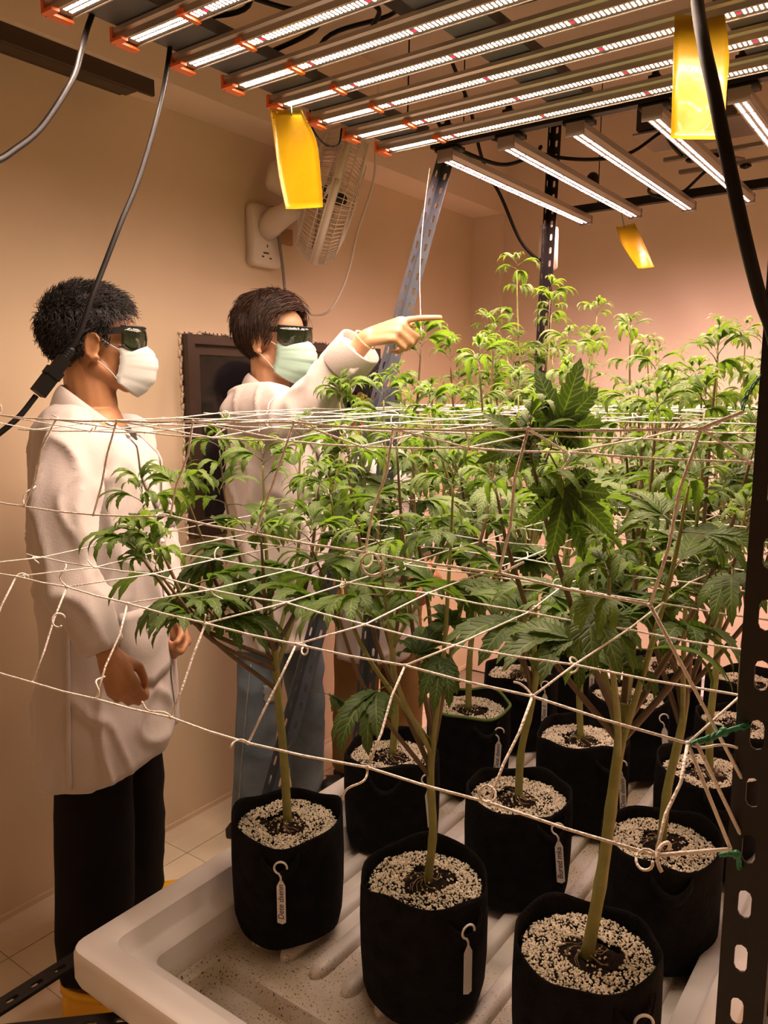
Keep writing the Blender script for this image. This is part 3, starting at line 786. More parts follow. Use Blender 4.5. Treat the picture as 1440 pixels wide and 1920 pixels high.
for k in range(3):
    bl = MB(); rows = []
    for t in range(9):
        r = .045 + .165*t/8; wd = .55*math.sin(PI*(.18+.72*t/8)); tw = .03 - .012*t/8
        rows.append([fp(r, 2*PI*k/3 + wd*(u/4-.5)*1.5, tw*(u/4-.5)*2 - .005) for u in range(5)])
    bl.ring_loft(rows, caps=False, close=False); o = bl.build('blade', M['fan'], fan)
    sm = o.modifiers.new('s', 'SOLIDIFY'); sm.thickness = .002
MB().cap(fp(0, 0, -.03), .03, fp(0, 0, .03), .022, 12).build('hub', M['fan_dark'], fan)
pr = MB()
for (dy, dz, w) in ((-.012, -.060, .026), (-.028, -.073, .010), (.010, -.076, .010), (-.005, -.035, .004)): pr.box((-2.0392, 2.11+dy, 2.035+dz), (.002, w, .005 if w > .005 else .010))
pr.build('plate_print', M['fan_dark'], fan, smooth=False)
single('card_patch', MB().box((-2.072, 2.232, 2.055), (.014, .07, .055)), M['card'], 'brown wooden block on the wall behind the fan arm', 'block', (-2.072, 2.232, 2.028), smooth=False)
# small white socket box behind the rear post
bx = MB(); bx.ring_loft([rrect(-1.42, 3.035, 2.06, .035, .085, .012), rrect(-1.375, 3.035, 2.06, .035, .085, .012), rrect(-1.365, 3.035, 2.06, .030, .080, .010)])
so = single('socket_box', bx, M['fan'], 'white multi socket box strapped to the rear black post', 'socket', (-1.40, 3.035, 1.975))
st = MB()
for k in range(2):
    for s in (-1, 1): st.box((-1.40, 2.999, 2.0+.09*k+.008*s), (.006, .002, .006))
st.build('socket_holes', M['fan_dark'], so, smooth=False).location = (0, 0, 0)
# ================================================================== plants
def leaflet(mb, uv, ang, Ln, W, elev, droop, n=13, fold=.22, mi=0, origin=V(0,0,0), twist=0.0):
    """one serrated leaflet; ang = direction in the leaf plane"""
    ca, sa = math.cos(ang), math.sin(ang)
    fwd = V(sa, ca, 0); side = V(ca, -sa, 0)
    p = origin.copy(); e = elev; st = Ln/n
    C = []; A = []; B = []
    for i in range(n+1):
        t = i/n
        w = W*(math.sin(PI*min(1, t**.78*1.0))**.85 if 0 < t < 1 else 0.0)
        w += .0006
        if 1 < i < n-1: w *= (1.13 if i % 2 else .90)
        d = fwd*math.cos(e) + V(0, 0, math.sin(e)); nrm = -fwd*math.sin(e) + V(0, 0, math.cos(e))
        sd = (side*math.cos(twist) + nrm*math.sin(twist))
        back = d*(-.25*w if i % 2 == 0 else .30*w)
        C.append(p.copy()); A.append(p + sd*w + nrm*(fold*w) + back); B.append(p - sd*w + nrm*(fold*w) + back)
        p = p + d*st; e -= droop/n*(.5 + t)
    base = len(mb.v)
    mb.v += [tuple(q) for q in C] + [tuple(q) for q in A] + [tuple(q) for q in B]
    N = n+1
    for i in range(n):
        for off, flip in ((N, False), (2*N, True)):
            q = (base+i, base+off+i, base+off+i+1, base+i+1)
            mb.f.append(q[::-1] if flip else q); mb.m.append(mi)
    for i in range(N): uv[base+i] = (i/n, .5); uv[base+N+i] = (i/n, 1.0); uv[base+2*N+i] = (i/n, 0.0)

def leaf_mesh(name, mtl, nl, Ln, W, elev, droop, pet, spread=1.0, seed=0, narrow=1.0, pet_el=.45):
    rr = random.Random(seed); mb = MB(); uv = {}
    # petiole from the node outwards along +y
    pts = []; p = V(0, 0, 0); e = pet_el
    for k in range(6):
        pts.append(p.copy()); p = p + V(0, math.cos(e), math.sin(e))*(pet/5); e -= .10
    tip = pts[-1]
    mb.tube(pts, [.0014, .0012, .0011, .0010, .0010, .0009], 4, mi=1)
    half = nl//2
    lens = [1.0, .90, .68, .42]; angs = [0, .52, 1.08, 1.75]
    for k in range(-half, half+1):
        a = angs[abs(k)]*spread*(1 if k >= 0 else -1) + rr.uniform(-.07, .07)
        leaflet(mb, uv, a, Ln*lens[abs(k)]*rr.uniform(.93, 1.06), W*(.75+.25*lens[abs(k)])*narrow, elev + rr.uniform(-.12, .12) - .07*abs(k), droop*rr.uniform(.8, 1.25), origin=tip, fold=rr.uniform(.05, .4), twist=rr.uniform(-.2, .2))
    me = mb.mesh(name, [mtl, M['petiole']])
    ul = me.uv_layers.new(name='UVMap')
    idx = np.empty(len(me.loops), 'i'); me.loops.foreach_get('vertex_index', idx)
    U = np.array([uv.get(int(i), (.5, .5)) for i in idx], 'f'); ul.data.foreach_set('uv', U.ravel())
    return me
LEAF = dict(
    big=[leaf_mesh('leaf', M['leaf'], 7, .125, .0135, .10, 1.45, .060, seed=i, spread=rs) for i, rs in enumerate((.85, .7, .6, .78, .55))],
    mid=[leaf_mesh('leaf', M['leaf_mid'], n, .112, .0108, .35, 1.7, .045, seed=20+i, spread=rs) for i, (n, rs) in enumerate(((7, .75), (5, .8), (5, .6), (7, .65), (3, .9)))],
    young=[leaf_mesh('leaf', M['leaf_young'], 5 if i % 2 else 3, .092, .0080, .55, 2.5, .026, seed=40+i, spread=rs, pet_el=.8) for i, rs in enumerate((.6, .45, .7, .5))],
    flat=[leaf_mesh('leaf', M['leaf'], 7, .105, .0150, .15, .45, .05, seed=60+i, spread=1.05) for i in range(2)],
)
def leaf_rot(az, el, roll=0.0):
    return (Quaternion((0, 0, 1), az) @ Quaternion((1, 0, 0), el) @ Quaternion((0, 1, 0), roll))

def face_q(y, z):
    """leaf pointing along y with its upper side towards z"""
    y = V(y).normalized(); z = V(z); z = (z - y*z.dot(y)).normalized(); return Matrix((y.cross(z), y, z)).transposed().to_quaternion()

# perlite and soil, three shared variants
def perlite_mesh(seed, R_=.108):
    rr = random.Random(seed); mb = MB()
    g = [V(0, 0, 1), V(1, 0, 0), V(0, 1, 0), V(-1, 0, 0), V(0, -1, 0), V(0, 0, -1)]
    F8 = [(0,1,2),(0,2,3),(0,3,4),(0,4,1),(5,2,1),(5,3,2),(5,4,3),(5,1,4)]
    ca = rr.uniform(0, 6.28); n = 0
    while n < 2700:
        r = R_*math.sqrt(rr.random()); a = rr.uniform(0, 2*PI)
        x, y = r*math.cos(a), r*math.sin(a)
        bare = .040 + .018*noise.noise(V(x*30, y*30, seed)) + .022*max(0, math.cos(a-ca))
        if r < bare and rr.random() > .06: continue
        s = rr.uniform(.0014, .0029); z = .006*noise.noise(V(x*25, y*25, seed*3)) + (.010*max(0, 1-r/.045)) + rr.uniform(0, .002)
        q = Quaternion((rr.uniform(-1, 1), rr.uniform(-1, 1), rr.uniform(-1, 1)), rr.uniform(0, 3))
        mb.add([V(x, y, z) + (q @ V(p.x*s*1.25, p.y*s, p.z*s*.85))*rr.uniform(.85, 1.15) for p in g], F8); n += 1
    return mb.mesh('perlite', M['perlite'], smooth=False)
def soil_mesh(seed, R_=.114):
    mb = MB(); rings = []
    for i in range(12):
        r = R_*(1-i/11.5); rings.append([(r*math.cos(a), r*math.sin(a), .006*noise.noise(V(r*math.cos(a)*25, r*math.sin(a)*25, seed*3)) + .010*max(0, 1-r/.045) - .002 + .002*noise.noise(V(r*math.cos(a)*90, r*math.sin(a)*90, seed))) for a in [2*PI*k/32 for k in range(32)]])
    mb.ring_loft(rings, caps=True); return mb.mesh('soil', M['soil'])
PERL = [perlite_mesh(11+i) for i in range(4)]; SOIL = [soil_mesh(11+i) for i in range(4)]
HP = .245
def pot_meshes(seed, trim=False):
    wob = lambda a, r, z: 1 + .022*math.sin(3*a + seed) + .014*math.sin(5*a - seed*2 + z*9) + .008*math.sin(9*a + z*20)
    zr = lambda a: .007*math.sin(2*a+seed*1.7) + .005*math.sin(5*a+seed)
    prof = [(.02, .0), (.100, .0), (.113, .006), (.119, .03), (.122, .09), (.123, .16), (.122, .215), (.121, .235), (.1205, HP), (.1175, HP), (.117, .235), (.116, .20), (.110, .195)]
    mb = MB(); rings = []
    for (r, z) in prof:
        row = []
        for k in range(40):
            a = 2*PI*k/40; q = wob(a, r, z)
            row.append((r*q*math.cos(a), r*q*math.sin(a), z + (zr(a) if z > .22 else 0) + (0 if z > .02 else .003*math.sin(4*a+seed))))
        rings.append(row)
    mb.ring_loft(rings, caps=False)
    tm = None
    if trim:
        tb2 = MB(); pts = []
        for k in range(41):
            a = 2*PI*k/40; q = wob(a, .1205, HP); pts.append((.1205*q*math.cos(a), .1205*q*math.sin(a), HP-.002+zr(a)))
        tb2.tube(pts, .0045, 6); tm = tb2.mesh('rim_binding', M['green_trim'])
    return mb.mesh('pot', M['pot']), tm
POT = [pot_meshes(i)[0] for i in range(4)]
hm = MB(); hr = []
for k in range(13):
    t = k/12; a = -.32 + .64*t; r = .124 + .012*math.sin(PI*t); z = .215 - .03*math.sin(PI*t)
    hr.append([((r+dx)*math.cos(a), (r+dx)*math.sin(a), z+dz) for dx, dz in ((0, -.012), (.003, -.012), (.003, .012), (0, .012))])
hm.ring_loft(hr); HANDLE = hm.mesh('handle', M['pot'])

def branch_path(p0, tip, bow, rr):
    mid = p0.lerp(tip, .42); out = V(tip.x-p0.x, tip.y-p0.y, 0)
    mid = mid + out*bow + V(0, 0, -.05*out.length) + V(rr.uniform(-.02, .02), rr.uniform(-.02, .02), 0)
    m2 = p0.lerp(tip, .75) + out*bow*.55
    return spline([p0, mid, m2, tip], 6)

def add_leaf(plant, kind, pos, az, el, sc, rr):
    if isinstance(az, Quaternion): return link_mesh('leaf', rr.choice(LEAF[kind]), plant, pos, az, sc)
    return link_mesh('leaf', rr.choice(LEAF[kind]), plant, pos, leaf_rot(az, el, rr.uniform(-.35, .35)), sc)

def shoot_tip(plant, p, sc, rr, n=6):
    for i in range(n):
        k = i/n
        add_leaf(plant, 'young', p + V(0, 0, .007*i), i*2.4 + rr.uniform(-.6, .6), -.10 + .95*k + rr.uniform(-.3, .3), sc*(1.05 - .60*k)*rr.uniform(.7, 1.15), rr)

def make_plant(label, cx, cy, tips, fork_z, seed, lean=(0, 0), vig=1.0, trim=False, low=None, hands=()):
    rr = random.Random(seed); Zb = .332
    pl = thing('potted_plant', label, 'plant', (cx, cy, Zb), 'fan leaved plants in black fabric pots on the tray')
    if trim:
        pm, tm = pot_meshes(seed, True); pot = link_mesh('pot', pm, pl); link_mesh('rim_binding', tm, pot)
        pot['label'] = 'black felt pot with green bound rim'
    else:
        pot = link_mesh('pot', POT[seed % 4], pl, (0, 0, 0), Quaternion((0, 0, 1), rr.uniform(0, 6.28)))
    pr_ = rr.uniform(0, 3.14)
    for a in ((hands[0] if hands else -1.1), (hands[1] if hands else 2.0)):
        link_mesh('handle', HANDLE, pl, (0, 0, 0), Quaternion((0, 0, 1), a))
    sz = HP - .028
    so_ = link_mesh('soil', SOIL[seed % 4], pl, (0, 0, sz))
    pq = link_mesh('perlite', PERL[seed % 4], pl, (0, 0, sz)); pq['kind'] = 'stuff'
    rt = MB()
    for i in range(12):
        a = rr.uniform(0, 6.28); q = []
        for k in range(5): q.append((.006*math.cos(a)+.009*k*math.cos(a+.25*k), .006*math.sin(a)+.009*k*math.sin(a+.25*k), sz+.014-.0022*k+.003*math.sin(k*2+i)))
        rt.tube(q, .0006, 3)
    r_o = rt.build('roots', M['root'], pl, world=False); r_o['kind'] = 'stuff'
    # main stem
    f = V(lean[0], lean[1], fork_z - Zb)
    b0 = V(rr.uniform(-.006, .006), rr.uniform(-.006, .006), sz + .002)
    pth = spline([b0, b0.lerp(f, .35) + V(rr.uniform(-.008, .008), rr.uniform(-.008, .008), 0), b0.lerp(f, .7) + V(rr.uniform(-.006, .006), rr.uniform(-.006, .006), 0), f], 6)
    n = len(pth); rad = [(.0098 - .0028*i/n + (.0010 if i % 5 == 0 else 0))*vig for i in range(n)]
    MB().tube(pth, rad, 8).build('stem', M['stem'], pl, world=False)
    nleaf = 0
    def Rl(p): return V(p[0]-cx, p[1]-cy, p[2]-Zb)
    for ti, tp in enumerate(tips):
        tip = Rl(tp); sc0 = (tp[3] if len(tp) > 3 else 1.0)
        s_at = rr.uniform(.70, 1.0); p0 = pth[int((n-1)*s_at)]
        path = branch_path(p0, tip, rr.uniform(.10, .28), rr)
        m = len(path)
        MB().tube(path, [.0042*vig*(1-i/m)**.8 + .0013 for i in range(m)], 6).build('branch', M['branch' if rr.random() < .6 else 'stem'], pl, world=False)
        Lb = sum((path[i+1]-path[i]).length for i in range(m-1))
        # nodes
        s = Lb*rr.uniform(.40, .55); az = rr.uniform(0, PI); acc = 0; seg = 0
        while s < Lb - .02:
            acc = 0
            for i in range(m-1):
                l = (path[i+1]-path[i]).length
                if acc + l >= s: pos = path[i].lerp(path[i+1], (s-acc)/l); break
                acc += l
            t = s/Lb
            kind = 'big' if t < .62 else ('mid' if t < .88 else 'young')
            sc = (1.1 if t < .7 else 1.1 - .9*(t-.7))*sc0*rr.uniform(.70, 1.12)
            for q in (0, PI):
                if rr.random() < .24: continue
                add_leaf(pl, kind, pos, az + q + rr.uniform(-.35, .35), rr.uniform(-.45, .30) + .25*t, sc, rr); nleaf += 1
            if rr.random() < .22 and t < .85:     # small side shoot in the axil
                d = V(math.cos(az), math.sin(az), 1.1).normalized()*rr.uniform(.03, .07)
                for i in range(3):
                    add_leaf(pl, 'mid' if i < 2 else 'young', pos + d*(1 - .1*i), az + i*1.6, .35 + .2*i, sc*rr.uniform(.45, .7), rr); nleaf += 1
            az += PI/2 + rr.uniform(-.2, .2); s += (.105 - .032*t)*rr.uniform(.85, 1.2)
        shoot_tip(pl, tip, .95*sc0*rr.uniform(.8, 1.1), rr); nleaf += 7
    for (p, az, el, sc, kind) in (low or []):
        add_leaf(pl, kind, Rl(p), az, el, sc, rr)
    return pl

def ring_tips(cx, cy, n, r0, r1, z0, z1, seed, extra=()):
    rr = random.Random(seed); out = []
    for i in range(n):
        a = 2*PI*(i + rr.uniform(-.3, .3))/n; r = rr.uniform(r0, r1)
        out.append((cx + r*math.cos(a), cy + r*math.sin(a), rr.uniform(z0, z1)))
    return out + list(extra)
PX = (-1.115, -.757, -.430); PY = (1.175, 1.572, 1.960, 2.315, 2.675)
G = 'potted plant, '
# front row
make_plant(G + 'front left corner of the tray, low bushy top over the tray rim', PX[0], PY[0],
           [(-1.24, .93, 1.27, 1.25), (-1.20, .88, 1.20, 1.3), (-1.12, .86, 1.18, 1.3), (-1.27, 1.06, 1.27, 1.15), (-1.30, 1.18, 1.36), (-1.13, 1.14, 1.34), (-1.17, 1.30, 1.38), (-1.02, 1.02, 1.22, 1.25), (-1.06, 1.30, 1.36, 1.1), (-1.0, 1.16, 1.30)],
           .99, 1, (-.02, -.01), hands=(-.95, 2.2), low=[((-1.0, 1.12, .90), -.9, -.5, .8, 'big')])
make_plant(G + 'front row middle, forked slender green stem', PX[1], PY[0],
           [(-.90, 1.02, 1.22, 1.2), (-.86, 1.28, 1.38, 1.1), (-.72, 1.36, 1.40), (-.66, 1.10, 1.33), (-.80, 1.14, 1.38), (-.95, 1.18, 1.36), (-.72, .98, 1.24, 1.2), (-.92, 1.10, 1.30, 1.15)], .86, 2, (.01, .01), .9, hands=(-.35, 2.4))
make_plant(G + 'front right, nearest the black post with thick forked stem', PX[2], PY[0]-.004,
           [(-.44, .92, 1.41, 1.15), (-.28, 1.06, 1.36, 1.1), (-.40, 1.30, 1.44), (-.24, 1.24, 1.40), (-.55, 1.04, 1.34), (-.33, .92, 1.26, 1.05), (-.52, 1.22, 1.42), (-.22, 1.12, 1.30)], .99, 3, (.035, .03), 1.15, hands=(-.55, 2.7),
           low=[((-0.430, 0.946, 1.393), face_q((.15, .35, 1), (.62, -.72, .3)), 0, .92, 'flat'), ((-0.427, 0.951, 1.405), face_q((.35, .1, -1), (.62, -.72, .5)), 0, 1.0, 'flat'), ((-0.416, 0.959, 1.408), face_q((-1, -.5, .1), (.55, -.7, .6)), 0, .8, 'flat')])
# second row
make_plant(G + 'second row left, beside the blue grey rack post', PX[0], PY[1],
           ring_tips(PX[0], PY[1], 5, .08, .27, 1.34, 1.50, 21, [(-1.116, 1.695, 1.600), (-1.243, 1.532, 1.473), (-1.24, 1.52, 1.46)]), .92, 4)
make_plant(G + 'second row middle, pot with name tag on its right', PX[1], PY[1],
           ring_tips(PX[1], PY[1], 6, .08, .26, 1.32, 1.50, 22, [(-.84, 1.50, 1.54)]), .88, 5, (.03, .02), hands=(-.45, 2.2))
make_plant(G + 'second row right, behind the front right plant', PX[2], PY[1],
           ring_tips(PX[2], PY[1], 6, .08, .24, 1.32, 1.50, 23, [(-.36, 1.50, 1.53)]), .92, 6, (.03, .02), 1.0)
# third row
make_plant(G + 'third row left, the pot rim bound in green', PX[0], PY[2],
           ring_tips(PX[0], PY[2], 5, .08, .26, 1.34, 1.56, 24, [(-1.02, 1.90, 1.62)]), 1.0, 7, (.01, .01), trim=True, hands=(-.6, 2.4))
make_plant(G + 'third row middle, white perlite covering nearly all the soil', PX[1], PY[2],
           ring_tips(PX[1], PY[2], 5, .08, .25, 1.34, 1.54, 25, [(-.82, 1.92, 1.60)]), .98, 8, hands=(-.6, 2.4))
make_plant(G + 'third row right, seen just left of the black post', PX[2], PY[2],
           ring_tips(PX[2], PY[2], 5, .08, .24, 1.34, 1.54, 26, [(-.46, 1.92, 1.59)]), .95, 9)
# fourth row
make_plant(G + 'fourth row left, tallest plant reaching above the rest', PX[0], PY[3],
           ring_tips(PX[0], PY[3], 5, .08, .24, 1.40, 1.62, 27, [(-1.16, 2.30, 1.86), (-1.04, 2.30, 1.72), (-1.22, 2.24, 1.68), (-1.10, 2.42, 1.78)]), 1.0, 10, (.02, .0))
make_plant(G + 'fourth row middle, spreading top with one tall shoot', PX[1], PY[3],
           ring_tips(PX[1], PY[3], 5, .08, .24, 1.36, 1.56, 28, [(-.78, 2.26, 1.64)]), .98, 11)
make_plant(G + 'fourth row right, half hidden by the black post', PX[2], PY[3],
           ring_tips(PX[2], PY[3], 5, .08, .22, 1.36, 1.54, 29), .95, 12)
# fifth row
make_plant(G + 'back row left, beside the black rear post', PX[0], PY[4],
           ring_tips(PX[0], PY[4], 5, .08, .24, 1.40, 1.62, 30, [(-1.02, 2.62, 1.74)]), 1.0, 13)
make_plant(G + 'back row middle, in front of the pink back wall', PX[1], PY[4],
           ring_tips(PX[1], PY[4], 5, .08, .24, 1.38, 1.56, 31, [(-.84, 2.60, 1.62)]), .98, 14)
make_plant(G + 'back row right, one thin shoot standing above its leaves', PX[2]-.06, PY[4],
           ring_tips(PX[2]-.06, PY[4], 5, .08, .22, 1.38, 1.54, 32, [(-.56, 2.66, 1.66)]), .95, 15)

# ================================================================== hanging name tags
def text_mesh(txt, size):
    cu = bpy.data.curves.new('handwriting', 'FONT'); cu.body = txt; cu.size = size; cu.shear = .25; cu.offset = .0002
    o = bpy.data.objects.new('handwriting', cu); COL.objects.link(o)
    dg = bpy.context.evaluated_depsgraph_get(); dg.update()
    me = bpy.data.meshes.new_from_object(o.evaluated_get(dg)); bpy.data.objects.remove(o); bpy.data.curves.remove(cu)
    me.name = 'handwriting'; me.materials.clear(); me.materials.append(M['ink']); return me
def name_tag(label, top, face, down=(0, 0, -1), sz=1.0, text=''):
    """hook at the top, pointed card below; face = normal of the printed side"""
    top = V(top); n = V(face).normalized(); d = V(down).normalized(); s = d.cross(n).normalized(); n = s.cross(d).normalized()
    t = thing('plant_tag', label, 'plant tag', tuple(top), 'white plant tags on the pots')
    hk = MB(); pts = []
    for k in range(13):
        a = -.35*PI + 1.35*PI*k/12; pts.append(top + s*(.013*sz*math.cos(a)) - d*(.013*sz*math.sin(a)))
    pts = pts[::-1] + []
    pts = [top + s*(.013*sz*math.cos(PI*1.05 - 1.45*PI*k/14)) - d*(.013*sz*math.sin(PI*1.05 - 1.45*PI*k/14)) for k in range(15)]
    pts += [top + d*(.020*sz), top + d*(.030*sz)]
    hk.tube(pts, .0022*sz, 6); hk.build('hook', M['tag'], t)
    cd = MB(); a0 = top + d*(.028*sz); w = .0088*sz; Ln = .092*sz
    out = [a0 + s*.003*sz, a0 + d*.012*sz + s*w, a0 + d*Ln + s*w, a0 + d*(Ln+.004*sz) - s*w*.2, a0 + d*Ln - s*w, a0 + d*.012*sz - s*w, a0 - s*.003*sz]
    N = len(out); cd.add([p - n*.0005 for p in out] + [p + n*.0005 for p in out], [tuple(range(N))[::-1], tuple(range(N, 2*N))] + [(i, (i+1) % N, N+(i+1) % N, N+i) for i in range(N)])
    c = cd.build('card', M['tag'], t, smooth=False)
    if text:
        me = text_mesh(text, .0165*sz)
        R3 = Matrix((-d, s, n)).transposed()
        o = link_mesh('handwriting', me, c, (0, 0, 0), R3.to_quaternion()); o.location = d*(.028+.086)*sz - s*(.0045*sz) + n*.0009
    return t
CAMD = V(.588, -.809, .15)
def pot_side(i, j, ang, z=.205, r=.139): return (PX[i] + r*math.cos(ang), PY[j] + r*math.sin(ang), .332+z)
name_tag('white plant tag on the front left pot', pot_side(0, 0, -.92), CAMD, text='Dete dsenn')
name_tag('blank white plant tag on the front middle pot', pot_side(1, 0, -.40), (.9, -.4, .1))
name_tag('white plant tag with purple writing on the front right pot', pot_side(2, 0, -.55, .20), CAMD, text='Dete dsenn', sz=1.1)
name_tag('white plant tag on the second row middle pot', pot_side(1, 1, -.45, .215), CAMD, (.10, 0, -1), text='Bured mka')
name_tag('white plant tag on the second row left pot', pot_side(0, 1, -.30, .215), CAMD, (.12, 0, -1), text='')
name_tag('white plant tag on the third row middle pot', pot_side(1, 2, -.40, .205), CAMD, (.08, 0, -1), text='Dete dsenn')
name_tag('white plant tag on the green rimmed pot', pot_side(0, 2, -.35, .200), CAMD, (-.05, 0, -1), text='Dete dsenn')
name_tag('white plant tag on the fourth row left pot', pot_side(0, 3, -.55, .235), CAMD, text='Dete d')
name_tag('white plant tag on the fourth row middle pot', pot_side(1, 3, -.40, .210), CAMD, (.1, 0, -1), text='')
name_tag('white plant tag on the back row left pot', pot_side(0, 4, -.40, .225), CAMD, text='Dete')
# ================================================================== people
def Rz(a): return Matrix.Rotation(a, 3, 'Z')
def frame(yv, zv):
    y = V(yv).normalized(); z = V(zv); z = (z - y*z.dot(y)).normalized(); x = y.cross(z)
    return Matrix((x, y, z)).transposed()

def head_shape(mb, H):
    """H maps head space (x right, y forward, z up; metres) to the world"""
    def E_(c, r, R_=None):
        t = MB().ell(c, r, R_, 18, 12); t.v = [tuple(H @ V(p)) for p in t.v]; mb.add(t.v, t.f)
    def K(a, ra, b, rb):
        t = MB().cap(a, ra, b, rb, 10); t.v = [tuple(H @ V(p)) for p in t.v]; mb.add(t.v, t.f)
    E_((0, -.015, .035), (.074, .093, .080)); E_((0, .030, .035), (.062, .056, .060)); E_((0, .030, -.030), (.058, .056, .076))
    for s in (-1, 1):
        E_((s*.038, .052, -.024), (.024, .026, .022)); K((s*.054, .000, -.055), .017, (s*.018, .066, -.098), .017)
        # ear: bowl, rim and lobe
        Re = Rz(-s*.35)
        E_((s*.077, -.006, -.010), (.0065, .017, .027), Re)
        N = 14
        for k in range(N):
            a0 = -2.0 + 4.9*k/N; a1 = -2.0 + 4.9*(k+1)/N
            def ep(a): return V(s*.0835, -.006, -.008) + Re @ V(s*.002, -math.cos(a)*.018, math.sin(a)*.029)
            K(ep(a0), .0042, ep(a1), .0042)
        K((s*.079, .004, -.036), .006, (s*.078, -.001, -.040), .006)
        K((s*.008, .098, -.034), .008, (s*.006, .100, -.034), .008)
    K((0, .076, -.097), .019, (0, .074, -.092), .019)
    K((0, .084, .010), .010, (0, .106, -.028), .0125)
    K((-.032, .074, .022), .013, (.032, .074, .022), .013)
    K((-.017, .084, -.058), .0075, (.017, .084, -.058), .0075); K((-.015, .083, -.067), .008, (.015, .083, -.067), .008)

FING = [(.027, .086, .0, .044, .027, .022, .0086), (.009, .090, .002, .049, .030, .024, .0088), (-.009, .086, .001, .045, .028, .023, .0084), (-.026, .077, -.002, .034, .021, .020, .0074)]
def hand_shape(mb, O, F, s, flex, thumb=(.6, .3), spread=.06, k=1.0):
    """O wrist point, F frame (y towards the fingers, z out of the back of the hand), s=+1 thumb on +x; flex per finger (3 angles)"""
    O = V(O)
    def W(p): return O + F @ (V(p)*k)
    for i, (bx, by, bz, l1, l2, l3, r) in enumerate(FING):
        bx *= s; r *= k
        mb.cap(W((bx*.62, .004, 0)), .0125*k, W((bx, by, bz)), .0118*k if i < 3 else .0105*k, 10)
        e = 0; p = V(bx, by, bz); sp = s*spread*(1.2-.8*i)
        for l, a, rr in ((l1, flex[i][0], r), (l2, flex[i][1], r*.95), (l3, flex[i][2], r*.86)):
            e += a; q = p + V(math.sin(sp)*math.cos(e), math.cos(sp)*math.cos(e), -math.sin(e))*l
            mb.cap(W(p), rr*1.04, W(q), rr*.95, 10); p = q
    mb.cap(W((0, .03, -.006)), .020*k, W((0, .065, -.004)), .018*k, 10)
    t0 = V(s*.018, .018, -.010); t1 = V(s*.042, .048, -.016 - .01*thumb[1]); d = V(s*math.sin(thumb[0])*.75, math.cos(thumb[0]), -thumb[1]).normalized()
    mb.cap(W(t0), .0150*k, W(t1), .0115*k, 10); t2 = t1 + d*.032; d2 = (d + V(-s*.35, .1, -thumb[1]*.6)).normalized(); t3 = t2 + d2*.024
    mb.cap(W(t1), .0110*k, W(t2), .0098*k, 10); mb.cap(W(t2), .0098*k, W(t3), .0082*k, 10)

def hair_shell(name, H, hl, thick, parent, mt, nstr, length, curl, comb, seed, lift=.004, rad=.0012, tz=0.0, crown=(0, -.04, .12)):
    rr = random.Random(seed)
    c = V(0, -.014, .036); r = V(.0765, .0965, .0830)
    def inside(p): 
        y = p.y; ks = hl
        for (ya, za), (yb, zb) in zip(ks[:-1], ks[1:]):
            if ya <= y <= yb: return p.z > za + (zb-za)*(y-ya)/(yb-ya)
        return False
    mb = MB(); rings = []; nu, nv = 56, 36; idx = {}; vs_ = []; fs = []
    for i in range(nv+1):
        t = PI*i/nv
        for j in range(nu):
            a = 2*PI*j/nu; d = V(math.sin(t)*math.cos(a), math.sin(t)*math.sin(a), math.cos(t))
            p = c + V(r.x*d.x, r.y*d.y, r.z*d.z)
            nz = noise.noise(d*3.0 + V(seed, 0, 0))*.006 + noise.noise(d*9.0 + V(0, seed, 0))*.004
            top = max(0, d.z)
            vs_.append(p + d*(thick*(.55+.6*top) + nz))
    for i in range(nv):
        for j in range(nu):
            q = (i*nu+j, i*nu+(j+1) % nu, (i+1)*nu+(j+1) % nu, (i+1)*nu+j)
            if all(inside(vs_[k]) for k in q): fs.append(q[::-1])
    used = sorted({k for q in fs for k in q}); mp = {k: n for n, k in enumerate(used)}
    mb.add([H @ vs_[k] for k in used], [tuple(mp[k] for k in q) for q in fs])
    hr = mb.build(name, M[mt], parent); sm = hr.modifiers.new('s', 'SOLIDIFY'); sm.thickness = .012; sm.offset = -1
    st = MB(); n = 0
    while n < nstr:
        d = V(rr.gauss(0, 1), rr.gauss(0, 1), rr.gauss(0, 1)).normalized()
        p = c + V(r.x*d.x, r.y*d.y, r.z*d.z)*1.05
        if not inside(p): continue
        n += 1
        L = length*rr.uniform(.6, 1.15)*(.35 if (abs(p.x) > .045 and p.z < .055 and p.y > -.035) else 1.0); ns = 7; pts = []; q = c + V(r.x*d.x, r.y*d.y, r.z*d.z)*(1 + (thick*(.55+.6*max(0, d.z))+.001)/.085)
        ax_ = V(rr.uniform(-1, 1), rr.uniform(-1, 1), rr.uniform(-1, 1)).normalized(); lf = rr.uniform(.3, 1.3)*lift
        tv = comb(q, rr)
        for k in range(ns+1):
            pts.append(H @ q)
            u = (q - c); nd = V(u.x/r.x**2, u.y/r.y**2, u.z/r.z**2).normalized()
            tv = (tv + (comb(q, rr) - tv)*.35)
            tt = (tv - nd*tv.dot(nd)); tt = tt.normalized() if tt.length > 1e-3 else V(0, 0, -1)
            tt = Quaternion(ax_, curl*math.sin(k*1.3+n)) @ tt
            q = q + tt*(L/ns) + nd*lf
            u = q - c; e = math.sqrt((u.x/r.x)**2 + (u.y/r.y)**2 + (u.z/r.z)**2); mn = 1 + (thick*(.55+.6*max(0, u.normalized().z)) + .003)/.085
            if e < mn: q = c + u*(mn/e)
        st.tube(pts, [rad*(1 - (k/(ns+.3))**2*.85) for k in range(ns+1)], 3)
    tag(st.build('strand', M[mt], hr), kind='stuff')
    return hr

